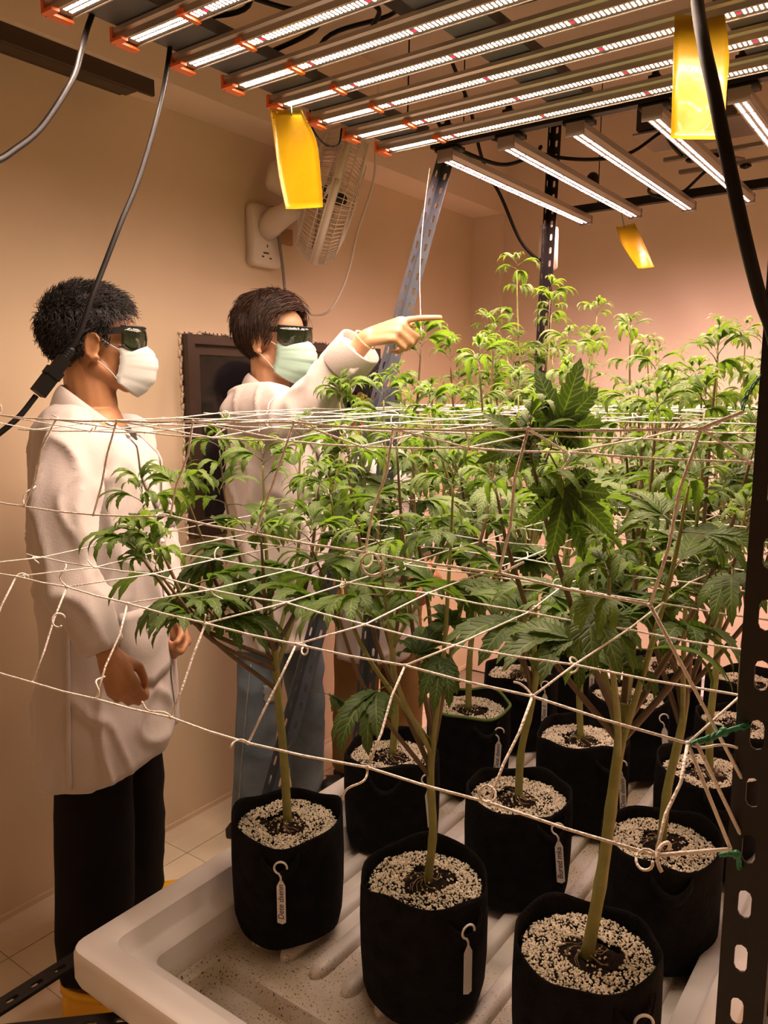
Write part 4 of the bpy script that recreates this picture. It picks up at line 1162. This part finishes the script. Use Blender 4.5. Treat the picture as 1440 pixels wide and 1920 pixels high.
def mask_shape(H, parent, mt, pleat=.0035):
    cen = [(.104, .006), (.126, -.014), (.138, -.036), (.137, -.060), (.130, -.084), (.112, -.108), (.088, -.124)]
    edge = [(.050, -.014), (.052, -.024), (.052, -.038), (.050, -.052), (.046, -.066), (.042, -.078), (.044, -.090)]
    nu, nv = 24, 30; rows = []
    def ip(tb_, v):
        x = v*(len(tb_)-1); i = min(int(x), len(tb_)-2); f = x-i; return tb_[i][0]+(tb_[i+1][0]-tb_[i][0])*f, tb_[i][1]+(tb_[i+1][1]-tb_[i][1])*f
    for i in range(nv+1):
        v = i/nv; row = []; yc, zc = ip(cen, v); ye, ze = ip(edge, v)
        for j in range(nu+1):
            u = -1 + 2*j/nu; b = abs(u)**1.9; x = .068*math.sin(u*1.25)/math.sin(1.25)
            saw = ((v*4.0) % 1.0)
            pz = pleat*(saw-.5)*(1-b*.5) if .08 < v < .92 else 0
            nz = .0015*noise.noise(V(u*3, v*4, 2.2))
            row.append(H @ V(x*(1-.10*math.sin(PI*v)*0), (yc*(1-b)+ye*b) + pz + nz, zc*(1-b)+ze*b))
        rows.append(row)
    mb = MB(); mb.ring_loft(rows, caps=False, close=False)
    m = mb.build('face_mask', M[mt], parent); sm = m.modifiers.new('s', 'SOLIDIFY'); sm.thickness = .0016; sm.offset = 1
    for s in (-1, 1):
        lp = MB(); a = H @ V(s*.0675, .0505, -.016); b = H @ V(s*.0665, .045, -.086)
        lp.tube(spline([a, H @ V(s*.0755, .026, -.002), H @ V(s*.0800, .008, .012), H @ V(s*.0800, -.008, .020)], 5), .0014, 5)
        lp.tube(spline([b, H @ V(s*.0745, .030, -.066), H @ V(s*.0790, .010, -.048), H @ V(s*.0800, -.006, -.036)], 5), .0014, 5)
        lp.build('ear_loop', M['mask_white'], m)
    bd = MB()
    bd.tube([rows[0][j] for j in range(nu+1)], .0012, 4); bd.tube([rows[-1][j] for j in range(nu+1)], .0012, 4)
    bd.tube([rows[i][0] for i in range(nv+1)], .0014, 4); bd.tube([rows[i][nu] for i in range(nv+1)], .0014, 4)
    bd.build('mask_edge', M[mt], m)
    return m

def glasses_shape(H, parent):
    fr = MB(); n = 30
    def gp(a, z, o=0.0): return H @ V((.079+o)*math.sin(a), .026 + (.086+o)*math.cos(a) - .010*(abs(a)/1.2)**3, z)
    A = [-1.12 + 2.24*i/n for i in range(n+1)]
    lz0 = lambda a: -.020 + .018*math.exp(-(a/.22)**2) + .020*max(0, (abs(a)-.75)/.4)**2
    ln = MB(); ln.ring_loft([[gp(a, lz0(a) + (.038-lz0(a))*t/5, .003*math.sin(PI*t/5)) for a in A] for t in range(6)], caps=False, close=False)
    g = MB(); g.tube([gp(a, .038, .001) for a in A], .0026, 6)
    go = g.build('safety_glasses', M['frame'], parent)
    l = ln.build('lens', M['lens'], go); sm = l.modifiers.new('s', 'SOLIDIFY'); sm.thickness = .002
    MB().tube([gp(a, lz0(a), .0005) for a in A], .0013, 5).build('lens_rim', M['lens_edge'], go)
    for s in (-1, 1):
        tp = MB(); pts = [V(s*.0715, .064, .029), V(s*.0785, .040, .026), V(s*.0810, .010, .022), V(s*.0800, -.012, .018), V(s*.079, -.024, .006)]
        rings = []
        for k, p in enumerate(pts):
            h_ = (.0085, .0075, .0055, .004, .0035)[k]
            rings.append([H @ (p + V(dx, 0, dz)) for dx, dz in ((-.0012, -h_), (.0016, -h_), (.0016, h_), (-.0012, h_))])
        tp.ring_loft(rings); tp.build('temple', M['frame'], go, smooth=False)
    return go

def ell_ring(c, a, b, n=28, p=2.3):
    """superellipse ring around c with half axes a, b (vectors)"""
    out = []
    for k in range(n):
        t = 2*PI*k/n; ct, st = math.cos(t), math.sin(t)
        out.append(V(c) + V(a)*(math.copysign(abs(ct)**(2/p), ct)) + V(b)*(math.copysign(abs(st)**(2/p), st)))
    return out

def fold(p, k=1.0):
    w = V(noise.noise(p*5), noise.noise(p*5+V(3, 1, 7)), 0)*.05
    n1 = noise.noise(V((p.x+w.x)*8, (p.y+w.y)*8, p.z*1.6)); n2 = noise.noise(V((p.x+w.x)*11+5, (p.y+w.y)*11, p.z*5.5+p.x*6)); n3 = noise.noise(V(p.x*4, p.y*4+3, p.z*3))
    c1 = max(0.0, 1-abs(n1)*3.2)**2; c2 = max(0.0, 1-abs(n2)*3.8)**2
    return k*(.013*c1 + .009*c2 + .009*n3 - .004)

def body_mesh(parent, mt, H, neck, J, hands, vox=.0048):
    mb = MB(); head_shape(mb, H)
    n0 = H @ V(0, -.022, -.055); nb = V(neck)
    mb.cap(n0, .056, nb, .060, 14); mb.cap(H @ V(0, .004, -.085), .030, nb + (H @ V(0, .03, 0) - H @ V(0, 0, 0)), .030, 12)
    ch, pv, r = V(J['chest']), V(J['pelvis']), V(J['right'])
    f = V(-r.y, r.x, 0)
    mb.ring_loft([ell_ring(nb + V(0, 0, -.01), r*.07, f*.06), ell_ring(nb + V(0, 0, -.07), r*.15, f*.08), ell_ring(ch, r*.145, f*.095), ell_ring(ch.lerp(pv, .6), r*.13, f*.085), ell_ring(pv, r*.145, f*.095), ell_ring(pv + V(0, 0, -.08), r*.13, f*.085)])
    for s in ('R', 'L'):
        sh, el, wr = V(J['sh'+s]), V(J['el'+s]), V(J['wr'+s])
        mb.cap(nb.lerp(sh, .5) + V(0, 0, -.04), .045, sh, .045); mb.cap(sh, .044, el, .034); mb.cap(el, .034, wr.lerp(el, .12), .0255)
        mb.cap(wr.lerp(el, .12), .0255, wr, .0235)
        hp, kn, an = V(J['hp'+s]), V(J['kn'+s]), V(J['an'+s]); ft = V(J['foot'+s])
        mb.cap(hp, .075, kn, .050); mb.cap(kn, .050, an, .034); mb.cap(an + V(0, 0, -.03), .034, an + ft*.10 + V(0, 0, -.055), .026); mb.cap(an + ft*-.03 + V(0, 0, -.05), .030, an + ft*.14 + V(0, 0, -.062), .022)
    for h in hands: hand_shape(mb, *h[:4], **h[4])
    o = mb.build('body', M[mt], parent)
    return remesh(o, vox, 5, .5)

def coat_mesh(parent, mt, J, rings, sleeves, vox=.0085, k=1.0):
    mb = MB(); mb.ring_loft(rings)
    for pts, rad in sleeves:
        sp = spline(pts, 6); m = len(sp); rr_ = []
        for i in range(m):
            x = i/(m-1)*(len(rad)-1); q = min(int(x), len(rad)-2); rr_.append(rad[q] + (rad[q+1]-rad[q])*(x-q))
        mb.tube(sp, rr_, 16)
        mb.cap(sp[0], rr_[0], sp[1], rr_[1], 16)
    o = mb.build('lab_coat', M[mt], parent); remesh(o, vox, 5, .5)
    off = V(parent_origin(parent)); displace(o, lambda p: fold(p + off, k), .15)
    s = o.modifiers.new('s', 'SMOOTH'); s.iterations = 2; s.factor = .5; bake(o)
    return o

def trousers_mesh(parent, mt, J, rw, vox=.011, k=1.0):
    mb = MB(); pv, r = V(J['pelvis']), V(J['right']); f = V(-r.y, r.x, 0)
    mb.ring_loft([ell_ring(pv + V(0, 0, .08), r*.140, f*.10), ell_ring(pv, r*.145, f*.105), ell_ring(pv + V(0, 0, -.10), r*.14, f*.10)])
    for s in ('R', 'L'):
        hp, kn, an = V(J['hp'+s]), V(J['kn'+s]), V(J['an'+s])
        sp = spline([hp, kn, an + V(0, 0, J.get('cuff', -.02))], 8); m = len(sp)
        rr_ = [rw[0] + (rw[1]-rw[0])*min(1, i/(m*.5)) if i < m*.5 else rw[1] + (rw[2]-rw[1])*(i-m*.5)/(m*.5) for i in range(m)]
        mb.tube(sp, rr_, 18)
    o = mb.build('trousers', M[mt], parent); remesh(o, vox, 4, .5)
    off = V(parent_origin(parent)); displace(o, lambda p: .006*k*(.5-1.4*abs(noise.noise(V((p.x+off.x)*7, (p.y+off.y)*7, (p.z)*9)))) + .004*k*noise.noise(V(p.x*15, p.y*15, p.z*8)))
    return o

def collar(parent, mt, nb, r, f, w=.075, dz=0.0, open_=.10, lap=.17):
    """turned-down coat collar with lapels; r = wearer's right, f = front"""
    nb = V(nb); rows = []
    A = [-2.62 + 5.24*i/36 for i in range(37)]                 # angle from the back
    for t in range(7):
        u = t/6; row = []
        for a in A:
            fr = (1 - math.cos(a))/2                        # 0 at the back, 1 at the front
            rx = .066 + .020*fr + .032*u*(1-.3*fr); ry = .064 + .036*fr + .030*u*(1-.5*fr)
            z = .050 - .125*fr**1.6 - .062*u*(1-.45*fr) + .012*math.sin(PI*u) + dz
            row.append(nb + r*(math.sin(a)*rx) - f*(math.cos(a)*ry) + V(0, 0, z))
        rows.append(row)
    mb = MB(); mb.ring_loft(rows, caps=False, close=False)
    o = mb.build('collar', M[mt], parent); s = o.modifiers.new('s', 'SOLIDIFY'); s.thickness = .003
    return o
def lapel(parent, mt, pts_in, pts_out, n):
    """strip between two edges, standing slightly off the coat"""
    a = spline(pts_in, 5); b = spline(pts_out, 5); rows = [[p.lerp(q, t/5) + V(n)*(.006*math.sin(PI*t/5)) for t in range(6)] for p, q in zip(a, b)]
    mb = MB(); mb.ring_loft(rows, caps=False, close=False); o = mb.build('lapel', M[mt], parent); s = o.modifiers.new('s', 'SOLIDIFY'); s.thickness = .003
    return o
def eyes(H, parent):
    for s in (-1, 1):
        m = MB(); m.ell(H @ V(s*.031, .077, .008), (.011, .011, .011), None, 12, 8); m.build('eye', M['eye'], parent)
def headM(c, ang, pitch=0.0, roll=0.0, k=1.0):
    """ang = facing direction angle from world +x"""
    R_ = Matrix.Rotation(ang - PI/2, 4, 'Z') @ Matrix.Rotation(pitch, 4, 'X') @ Matrix.Rotation(roll, 4, 'Y') @ Matrix.Diagonal((k, k, k, 1))
    return Matrix.Translation(V(c)) @ R_
def dirv(ang): return V(math.cos(ang), math.sin(ang), 0)
def surf_point(o, origin, direction):
    """where a ray from outside meets a built mesh (world space), with the normal"""
    off = V(parent_origin(o.parent)) if o.parent else V(0, 0, 0)
    ok, p, n, i = o.ray_cast(V(origin) - off, V(direction).normalized())
    return (p + off, n) if ok else (None, None)
def patch(name, o, mt, grid, dirn, lift, parent, thick=.0015):
    """a piece of cloth laid on mesh o: grid of outside points projected along dirn"""
    rows = []
    for row in grid:
        q = []
        for g in row:
            p, n = surf_point(o, g, dirn)
            q.append((p + V(n)*lift) if p is not None else None)
        rows.append(q)
    last = None
    for row in rows:
        for i, p in enumerate(row):
            if p is None: row[i] = last if last is not None else V(grid[0][0])
            last = row[i]
    mb = MB(); mb.ring_loft(rows, caps=False, close=False); q = mb.build(name, M[mt], parent)
    s = q.modifiers.new('s', 'SOLIDIFY'); s.thickness = thick
    return q

# ------------------------------------------------------------------ person beside the tray, curly black hair
D2R = math.radians
p1 = thing('person', 'person with curly black hair, white lab coat, black trousers and yellow clogs', 'person', (-1.68, 1.12, 0))
a1 = D2R(44); f1 = dirv(a1); r1 = V(f1.y, -f1.x, 0)
J1 = dict(right=r1, chest=(-1.675, 1.118, 1.26), pelvis=(-1.672, 1.118, .92),
          shR=(-1.558, .975, 1.362), elR=(-1.518, .930, 1.11), wrR=(-1.418, .960, .935), shL=(-1.745, 1.262, 1.365), elL=(-1.690, 1.290, 1.08), wrL=(-1.598, 1.270, .925),
          hpR=(-1.622, 1.070, .86), knR=(-1.600, 1.020, .48), anR=(-1.575, .985, .095), hpL=(-1.715, 1.175, .88), knL=(-1.735, 1.215, .48), anL=(-1.775, 1.235, .095),
          footR=f1, footL=dirv(D2R(60)), cuff=.014)
H1 = headM((-1.664, 1.136, 1.598), D2R(55))
nb1 = V(-1.672, 1.122, 1.455)
F1 = frame(V(.052, .0, -.082), V(.588, -.70, .30))
F1L = frame(V(.045, -.012, -.085), V(-.3, .9, .1))
curl_ = [(.95, 1.1, .7), (1.05, 1.15, .7), (1.1, 1.15, .7), (1.1, 1.1, .7)]
body1 = body_mesh(p1, 'skin1', H1, nb1, J1, [(V(J1['wrR']), F1, -1, curl_, dict(thumb=(-.25, .9))), (V(J1['wrL']), F1L, 1, curl_, dict(thumb=(.3, .7)))])
body1['label'] = 'tanned skin of head, neck and hands'
eyes(H1, p1)
def tilt_ring(ring, c, f, wf, tilt): return [p - V(0, 0, tilt*max(0, (p-V(c)).dot(f)/wf)) for p in ring]
def rg(c, wr, wf, sh=(0, 0), tilt=0.0): return tilt_ring(ell_ring(V(c) + r1*sh[0] + f1*sh[1], r1*wr, f1*wf, 30, 2.3), c, f1, wf, tilt)
cx1, cy1 = -1.674, 1.118
rings1 = [rg((cx1, cy1, 1.462), .075, .060, (0, -.01), .075), rg((cx1, cy1, 1.445), .125, .085, (0, -.01), .065), rg((cx1, cy1, 1.405), .170, .110, (0, -.01), .03), rg((cx1, cy1, 1.33), .165, .132), rg((cx1, cy1, 1.22), .165, .146, (0, .008)), rg((cx1, cy1, 1.08), .166, .140, (0, .01)),
          rg((cx1, cy1, .95), .178, .146, (0, .01)), rg((cx1, cy1, .82), .192, .156, (0, .01)), rg((cx1, cy1, .70), .208, .160, (.008, .004)), rg((cx1, cy1, .590), .214, .164, (.012, .0), -.05), rg((cx1, cy1, .580), .206, .156, (.012, .0), -.05)]
coat1 = coat_mesh(p1, 'coat1', J1, rings1, [([V(J1['shR'])+V(-.01, .02, .0), V(J1['shR']).lerp(V(J1['elR']), .5) + r1*.012, J1['elR'], V(J1['elR']).lerp(V(J1['wrR']), .5), V(J1['wrR']).lerp(V(J1['elR']), .06)], [.066, .064, .060, .058, .050]),
                                            ([V(J1['shL']), J1['elL'], V(J1['wrL']).lerp(V(J1['elL']), .1)], [.070, .062, .055])], k=1.15)
collar(coat1, 'coat1', nb1 + V(0, 0, -.004), r1, f1)
# lapels, front placket, pockets and cuffs laid on the coat
def front(u, z, d=.6): return V(cx1, cy1, z) + r1*u + f1*d
patch('placket', coat1, 'coat1', [[front(.006 + .030*j/3, 1.30 - .64*i/30) for j in range(4)] for i in range(31)], -f1, .004, coat1)
for s in (1, -1):
    patch('lapel', coat1, 'coat1', [[front(s*(.062 - .056*(i/9)) + s*.062*j/4*math.sin(PI*min(1, .18+.82*(1-i/9))), 1.395 - .17*i/9 - .004*j) for j in range(5)] for i in range(10)], -f1, .007, coat1, .003)
patch('chest_pocket', coat1, 'coat1', [[front(-.075 - .10*j/4, 1.26 - .12*i/5) for j in range(5)] for i in range(6)], -f1, .003, coat1)
sd = (r1*.86 + f1*.5).normalized()
def side(u, z): return V(cx1, cy1, z) + sd*.7 + V(-sd.y, sd.x, 0)*u
patch('hip_pocket', coat1, 'coat1', [[side(-.02 + .15*j/6, .99 - (.19 - .03*abs(j/6-.5)*2)*i/8) for j in range(7)] for i in range(9)], -sd, .004, coat1)
patch('side_seam', coat1, 'coat1', [[V(cx1, cy1, 1.02 - .42*i/20) + r1*.7 - f1*(.035 + .006*j) for j in range(3)] for i in range(21)], -r1, .003, coat1)
for z in (1.27, 1.13, .99, .85):
    p, n = surf_point(coat1, front(.020, z), -f1)
    if p is not None:
        m = MB(); m.ell(p + V(n)*.006, (.006, .006, .006)); m.build('button', M['tag'], coat1)
# black shirt in the neck opening
sh_ = MB(); sh_.ring_loft([ell_ring(nb1 + V(0, 0, -.050) + f1*.018, r1*.066, f1*.064), ell_ring(nb1 + V(0, 0, -.08) + f1*.022, r1*.078, f1*.078), ell_ring(nb1 + V(0, 0, -.16) + f1*.03, r1*.085, f1*.097)]); sh_.build('shirt', M['shirt'], p1)
trousers_mesh(p1, 'pants_black', J1, (.080, .092, .088), k=.8)
hl1 = [(-.14, -.100), (-.060, -.108), (-.034, -.060), (-.020, .012), (.004, .026), (.016, .000), (.028, -.004), (.038, .038), (.058, .060), (.074, .076), (.12, .086)]
def comb1(q, rr):
    return (V(q.x*2.0, (.5 if q.z > .05 else -.5), -.55 if q.z < .07 else .15) + V(rr.uniform(-1, 1), rr.uniform(-1, 1), rr.uniform(-1, 1))*.9).normalized()
hair_shell('hair', H1, hl1, .012, p1, 'hair_black', 3400, .040, .70, comb1, 3, lift=.0022, rad=.0012)
mask_shape(H1, p1, 'mask_white'); glasses_shape(H1, p1)

def clog(parent, an, ft, mt, name='clog'):
    an = V(an); ft = V(ft).normalized(); s = V(ft.y, -ft.x, 0); c = V(an.x, an.y, 0)
    mb = MB(); prof = [(-.075, .030, .060), (-.060, .044, .064), (-.02, .044, .050), (.03, .046, .060), (.08, .052, .082), (.13, .054, .076), (.165, .048, .062), (.190, .034, .048), (.202, .014, .030)]
    rows = []
    for (y, w, h) in prof:
        rows.append([c + ft*y + s*(w*math.cos(a)*(1.0 if math.sin(a) < 0 else .92)) + V(0, 0, .004 + (h*max(0, math.sin(a))**.8 + .012 if math.sin(a) >= 0 else .012+.012*math.sin(a))) for a in [2*PI*k/18 for k in range(18)]])
    mb.ring_loft(rows); o = mb.build(name, M[mt], parent)
    hs = MB()
    for (y, x, z) in ((.02, 1, .045), (.045, 1, .052), (.07, .96, .058)):
        hs.ell(c + ft*y + s*(.046*x), (.006, .006, .008)); hs.ell(c + ft*y - s*(.046*x), (.006, .006, .008))
    hs.build('vent_hole', M['fan_dark'], o)
    st = MB(); pts = [c + ft*(.02 - .105*math.sin(PI*k/12)) + s*(.047*math.cos(PI*k/12)) + V(0, 0, .060+.016*math.sin(PI*k/12)) for k in range(13)]
    rws = [[p + V(0, 0, -.012), p + V(0, 0, .012)] for p in pts]; st.ring_loft(rws, caps=False, close=False); q = st.build('heel_strap', M[mt], o); sm = q.modifiers.new('s', 'SOLIDIFY'); sm.thickness = .004
    return o
clog(p1, J1['anR'], f1, 'clog'); clog(p1, J1['anL'], dirv(D2R(60)), 'clog')

# ------------------------------------------------------------------ pointing person
p2 = thing('person', 'person in pale green mask, jeans and lab coat, right arm raised and pointing', 'person', (-1.75, 1.83, 0))
a2 = D2R(30); f2 = dirv(a2); r2 = V(f2.y, -f2.x, 0)
J2 = dict(right=r2, chest=(-1.725, 1.80, 1.25), pelvis=(-1.730, 1.80, .93), shR=(-1.700, 1.655, 1.440), elR=(-1.425, 1.590, 1.425), wrR=(-1.222, 1.612, 1.622), shL=(-1.765, 1.955, 1.405), elL=(-1.72, 1.965, 1.13), wrL=(-1.62, 1.955, .92),
          hpR=(-1.715, 1.725, .90), knR=(-1.735, 1.705, .49), anR=(-1.835, 1.745, .10), hpL=(-1.735, 1.870, .90), knL=(-1.752, 1.945, .48), anL=(-1.840, 2.050, .10), footR=dirv(D2R(25)), footL=dirv(D2R(40)), cuff=-.05)
H2 = headM((-1.722, 1.802, 1.645), D2R(10), -.05, 0, 1.04)
nb2 = V(-1.738, 1.795, 1.498)
F2 = frame(V(.109, .012, .020), V(.50, -.62, .62))
pt = [(.22, .10, .05), (1.15, 1.25, .7), (1.25, 1.35, .8), (1.3, 1.35, .8)]
body2 = body_mesh(p2, 'skin2', H2, nb2, J2, [(V(J2['wrR']), F2, -1, pt, dict(thumb=(.35, .35), k=1.06)), (V(J2['wrL']), frame(V(.2, 0, -1), V(.1, 1, 0)), 1, curl_, {})])
body2['label'] = 'light skin of head, neck and pointing hand'
eyes(H2, p2)
def rg2(c, wr, wf, sh=(0, 0), tilt=0.0): return tilt_ring(ell_ring(V(c) + r2*sh[0] + f2*sh[1], r2*wr, f2*wf, 30, 2.3), c, f2, wf, tilt)
qx, qy = -1.727, 1.800
rings2 = [rg2((qx, qy, 1.500), .080, .062, (0, -.01), .07), rg2((qx, qy, 1.485), .125, .085, (0, -.01), .06), rg2((qx, qy, 1.445), .180, .108, (0, -.008), .03), rg2((qx, qy, 1.37), .198, .130), rg2((qx, qy, 1.25), .194, .138), rg2((qx, qy, 1.10), .184, .132), rg2((qx, qy, .96), .184, .138), rg2((qx, qy, .82), .188, .144), rg2((qx, qy, .715), .190, .146), rg2((qx, qy, .703), .180, .136)]
wr2, el2, sh2 = V(J2['wrR']), V(J2['elR']), V(J2['shR'])
coat2 = coat_mesh(p2, 'coat2', J2, rings2, [([sh2, sh2.lerp(el2, .5) + V(0, 0, .004), el2 + V(0, 0, -.006), el2.lerp(wr2, .45), wr2.lerp(el2, .16)], [.076, .076, .074, .064, .056]), ([V(J2['shL']), J2['elL'], V(J2['wrL']).lerp(V(J2['elL']), .1)], [.070, .062, .052])], k=1.5)
collar(coat2, 'coat2', nb2 + V(0, 0, -.004), r2, f2)
d2 = (wr2 - el2).normalized(); cf = MB(); c0 = el2.lerp(wr2, .62)
s_a = d2.cross(V(0, 0, 1)).normalized(); s_b = s_a.cross(d2).normalized()
cf.ring_loft([[c0 + d2*t + s_a*(rr_*math.cos(k*2*PI/24)) + s_b*(rr_*math.sin(k*2*PI/24)) for k in range(24)] for t, rr_ in ((0, .060), (.004, .0625), (.075, .0600), (.080, .0585), (.078, .055), (.03, .052))], caps=False)
cf.build('cuff', M['coat2'], coat2)
def fr2(u, z, d=.6): return V(qx, qy, z) + r2*u + f2*d
patch('placket', coat2, 'coat2', [[fr2(.006 + .030*j/3, 1.30 - .56*i/24) for j in range(4)] for i in range(25)], -f2, .004, coat2)
for s in (1, -1):
    patch('lapel', coat2, 'coat2', [[fr2(s*(.062 - .056*(i/9)) + s*.055*j/4*math.sin(PI*min(1, .18+.82*(1-i/9))), 1.425 - .16*i/9) for j in range(5)] for i in range(10)], -f2, .006, coat2, .003)
tr2 = trousers_mesh(p2, 'jeans', J2, (.082, .066, .055), vox=.008, k=1.2)
# torn, worn patch over the right knee
tdir = V(.588, -.78, .05).normalized(); ts = V(.809, .588, 0); kc = V(-1.705, 1.74, .56)
patch('knee_tear', tr2, 'jeans_worn', [[kc + tdir*.5 + ts*(-.016 + .032*j/6 + .003*math.sin(i*2.1)) + V(0, 0, -.030 + .060*i/8 + .003*math.sin(j*3)) for j in range(7)] for i in range(9)], -tdir, .002, tr2)
patch('leg_seam', tr2, 'jeans_worn', [[V(-1.735, 1.71, .66 - .52*i/20) + V(-.10*(i/20), .02*(i/20), 0) + tdir*.5 + ts*(-.012 + .004*j) for j in range(2)] for i in range(21)], -tdir, .001, tr2)
hl2 = [(-.14, -.085), (-.060, -.095), (-.034, -.060), (-.022, -.004), (.004, .020), (.018, .000), (.034, .002), (.044, .046), (.054, .066), (.066, .082), (.12, .098)]
def comb2(q, rr):
    top = q.z > .075
    if top: v = V(q.x*12 + .2, .10 if q.y > -.03 else -.6, .10)
    elif q.y > .02: v = V(q.x*6, -.25, -1)
    else: v = V(q.x*1.5, .10, -1)
    return (v + V(rr.uniform(-1, 1), rr.uniform(-1, 1), rr.uniform(-1, 1))*.25).normalized()
hair_shell('hair', H2, hl2, .022, p2, 'hair_brown', 2600, .075, .12, comb2, 8, lift=.0016, rad=.0014)
mask_shape(H2, p2, 'mask_green', .005); glasses_shape(H2, p2)
br = MB(); wc = wr2 + (wr2-el2).normalized()*.004; axb = (wr2-el2).normalized()
sa2 = axb.cross(V(0, 0, 1)).normalized(); sb2 = sa2.cross(axb)
for k in range(34):
    a = 2*PI*k/34; br.ell(wc - axb*.012 + sa2*(.031*math.cos(a)) + sb2*(.031*math.sin(a)), (.0028, .0028, .0028), None, 6, 4)
br.build('bracelet', M['gold'], p2)
def sandal(parent, an, ft, mt='sandal'):
    an = V(an); ft = V(ft).normalized(); s = V(ft.y, -ft.x, 0); c = V(an.x, an.y, 0); mb = MB(); rows = []
    for (y, w) in ((-.075, .02), (-.065, .036), (-.02, .040), (.05, .043), (.12, .050), (.17, .046), (.19, .028), (.197, .01)):
        rows.append([c + ft*y + s*w + V(0, 0, .002), c + ft*y + s*w*1.02 + V(0, 0, .026), c + ft*y - s*w*1.02 + V(0, 0, .026), c + ft*y - s*w + V(0, 0, .002)])
    mb.ring_loft(rows); o = mb.build('sandal', M[mt], parent)
    st = MB(); st.ring_loft([[c + ft*(y + .008*math.cos(a)) + s*(.050*math.cos(a)) + V(0, 0, .024 + .052*max(0, math.sin(a))**.8) for a in [PI*k/12 for k in range(13)]] for y in (.045, .075, .105, .125)], caps=False, close=False)
    q = st.build('strap', M[mt], o); sm = q.modifiers.new('s', 'SOLIDIFY'); sm.thickness = .005
    return o
sandal(p2, J2['anR'], J2['footR']); sandal(p2, J2['anL'], J2['footL'])

# ------------------------------------------------------------------ person half hidden behind the brace
p3 = thing('person', 'person with black hair and khaki trousers half hidden behind the blue grey brace', 'person', (-1.72, 2.34, 0))
a3 = D2R(24); f3 = dirv(a3); r3 = V(f3.y, -f3.x, 0)
J3 = dict(right=r3, chest=(-1.725, 2.320, 1.08), pelvis=(-1.720, 2.330, .80), shR=(-1.69, 2.170, 1.245), elR=(-1.62, 2.13, 1.00), wrR=(-1.50, 2.18, .86), shL=(-1.77, 2.47, 1.245), elL=(-1.70, 2.49, 1.00), wrL=(-1.58, 2.44, .86),
          hpR=(-1.730, 2.255, .78), knR=(-1.765, 2.255, .42), anR=(-1.800, 2.270, .10), hpL=(-1.700, 2.410, .78), knL=(-1.680, 2.430, .42), anL=(-1.700, 2.450, .10), footR=dirv(D2R(10)), footL=dirv(D2R(35)), cuff=-.045)
H3 = headM((-1.735, 2.300, 1.468), D2R(18), -.08)
nb3 = V(-1.745, 2.300, 1.315)
body3 = body_mesh(p3, 'skin3', H3, nb3, J3, [(V(J3['wrR']), frame(V(.8, .3, -.6), V(.3, -.4, .8)), -1, curl_, {}), (V(J3['wrL']), frame(V(.8, -.2, -.6), V(.3, .4, .8)), 1, curl_, {})])
body3['label'] = 'brown skin of head, neck and feet'
eyes(H3, p3)
def rg3(c, wr, wf, sh=(0, 0)): return ell_ring(V(c) + r3*sh[0] + f3*sh[1], r3*wr, f3*wf, 30, 2.3)
tx, ty = -1.725, 2.325
rings3 = [rg3((tx, ty, 1.318), .078, .060, (0, -.01)), rg3((tx, ty, 1.302), .120, .085, (0, -.01)), rg3((tx, ty, 1.265), .175, .105, (0, -.01)), rg3((tx, ty, 1.19), .195, .128), rg3((tx, ty, 1.06), .192, .135), rg3((tx, ty, .92), .188, .136), rg3((tx, ty, .78), .196, .144), rg3((tx, ty, .64), .202, .150), rg3((tx, ty, .535), .205, .154), rg3((tx, ty, .525), .195, .144)]
coat3 = coat_mesh(p3, 'coat2', J3, rings3, [([V(J3['shR']), J3['elR'], V(J3['wrR']).lerp(V(J3['elR']), .06)], [.068, .062, .054]), ([V(J3['shL']), J3['elL'], V(J3['wrL']).lerp(V(J3['elL']), .06)], [.068, .062, .054])])
collar(coat3, 'coat2', nb3 + V(0, 0, -.004), r3, f3)
trousers_mesh(p3, 'khaki', J3, (.100, .085, .080), vox=.012)
hair_shell('hair', H3, hl1, .018, p3, 'hair_black', 1500, .050, .25, comb2, 13, lift=.0018, rad=.0013)
mask_shape(H3, p3, 'mask_green'); glasses_shape(H3, p3)
sandal(p3, J3['anR'], J3['footR']); sandal(p3, J3['anL'], J3['footL'])
bpy.context.view_layer.update()
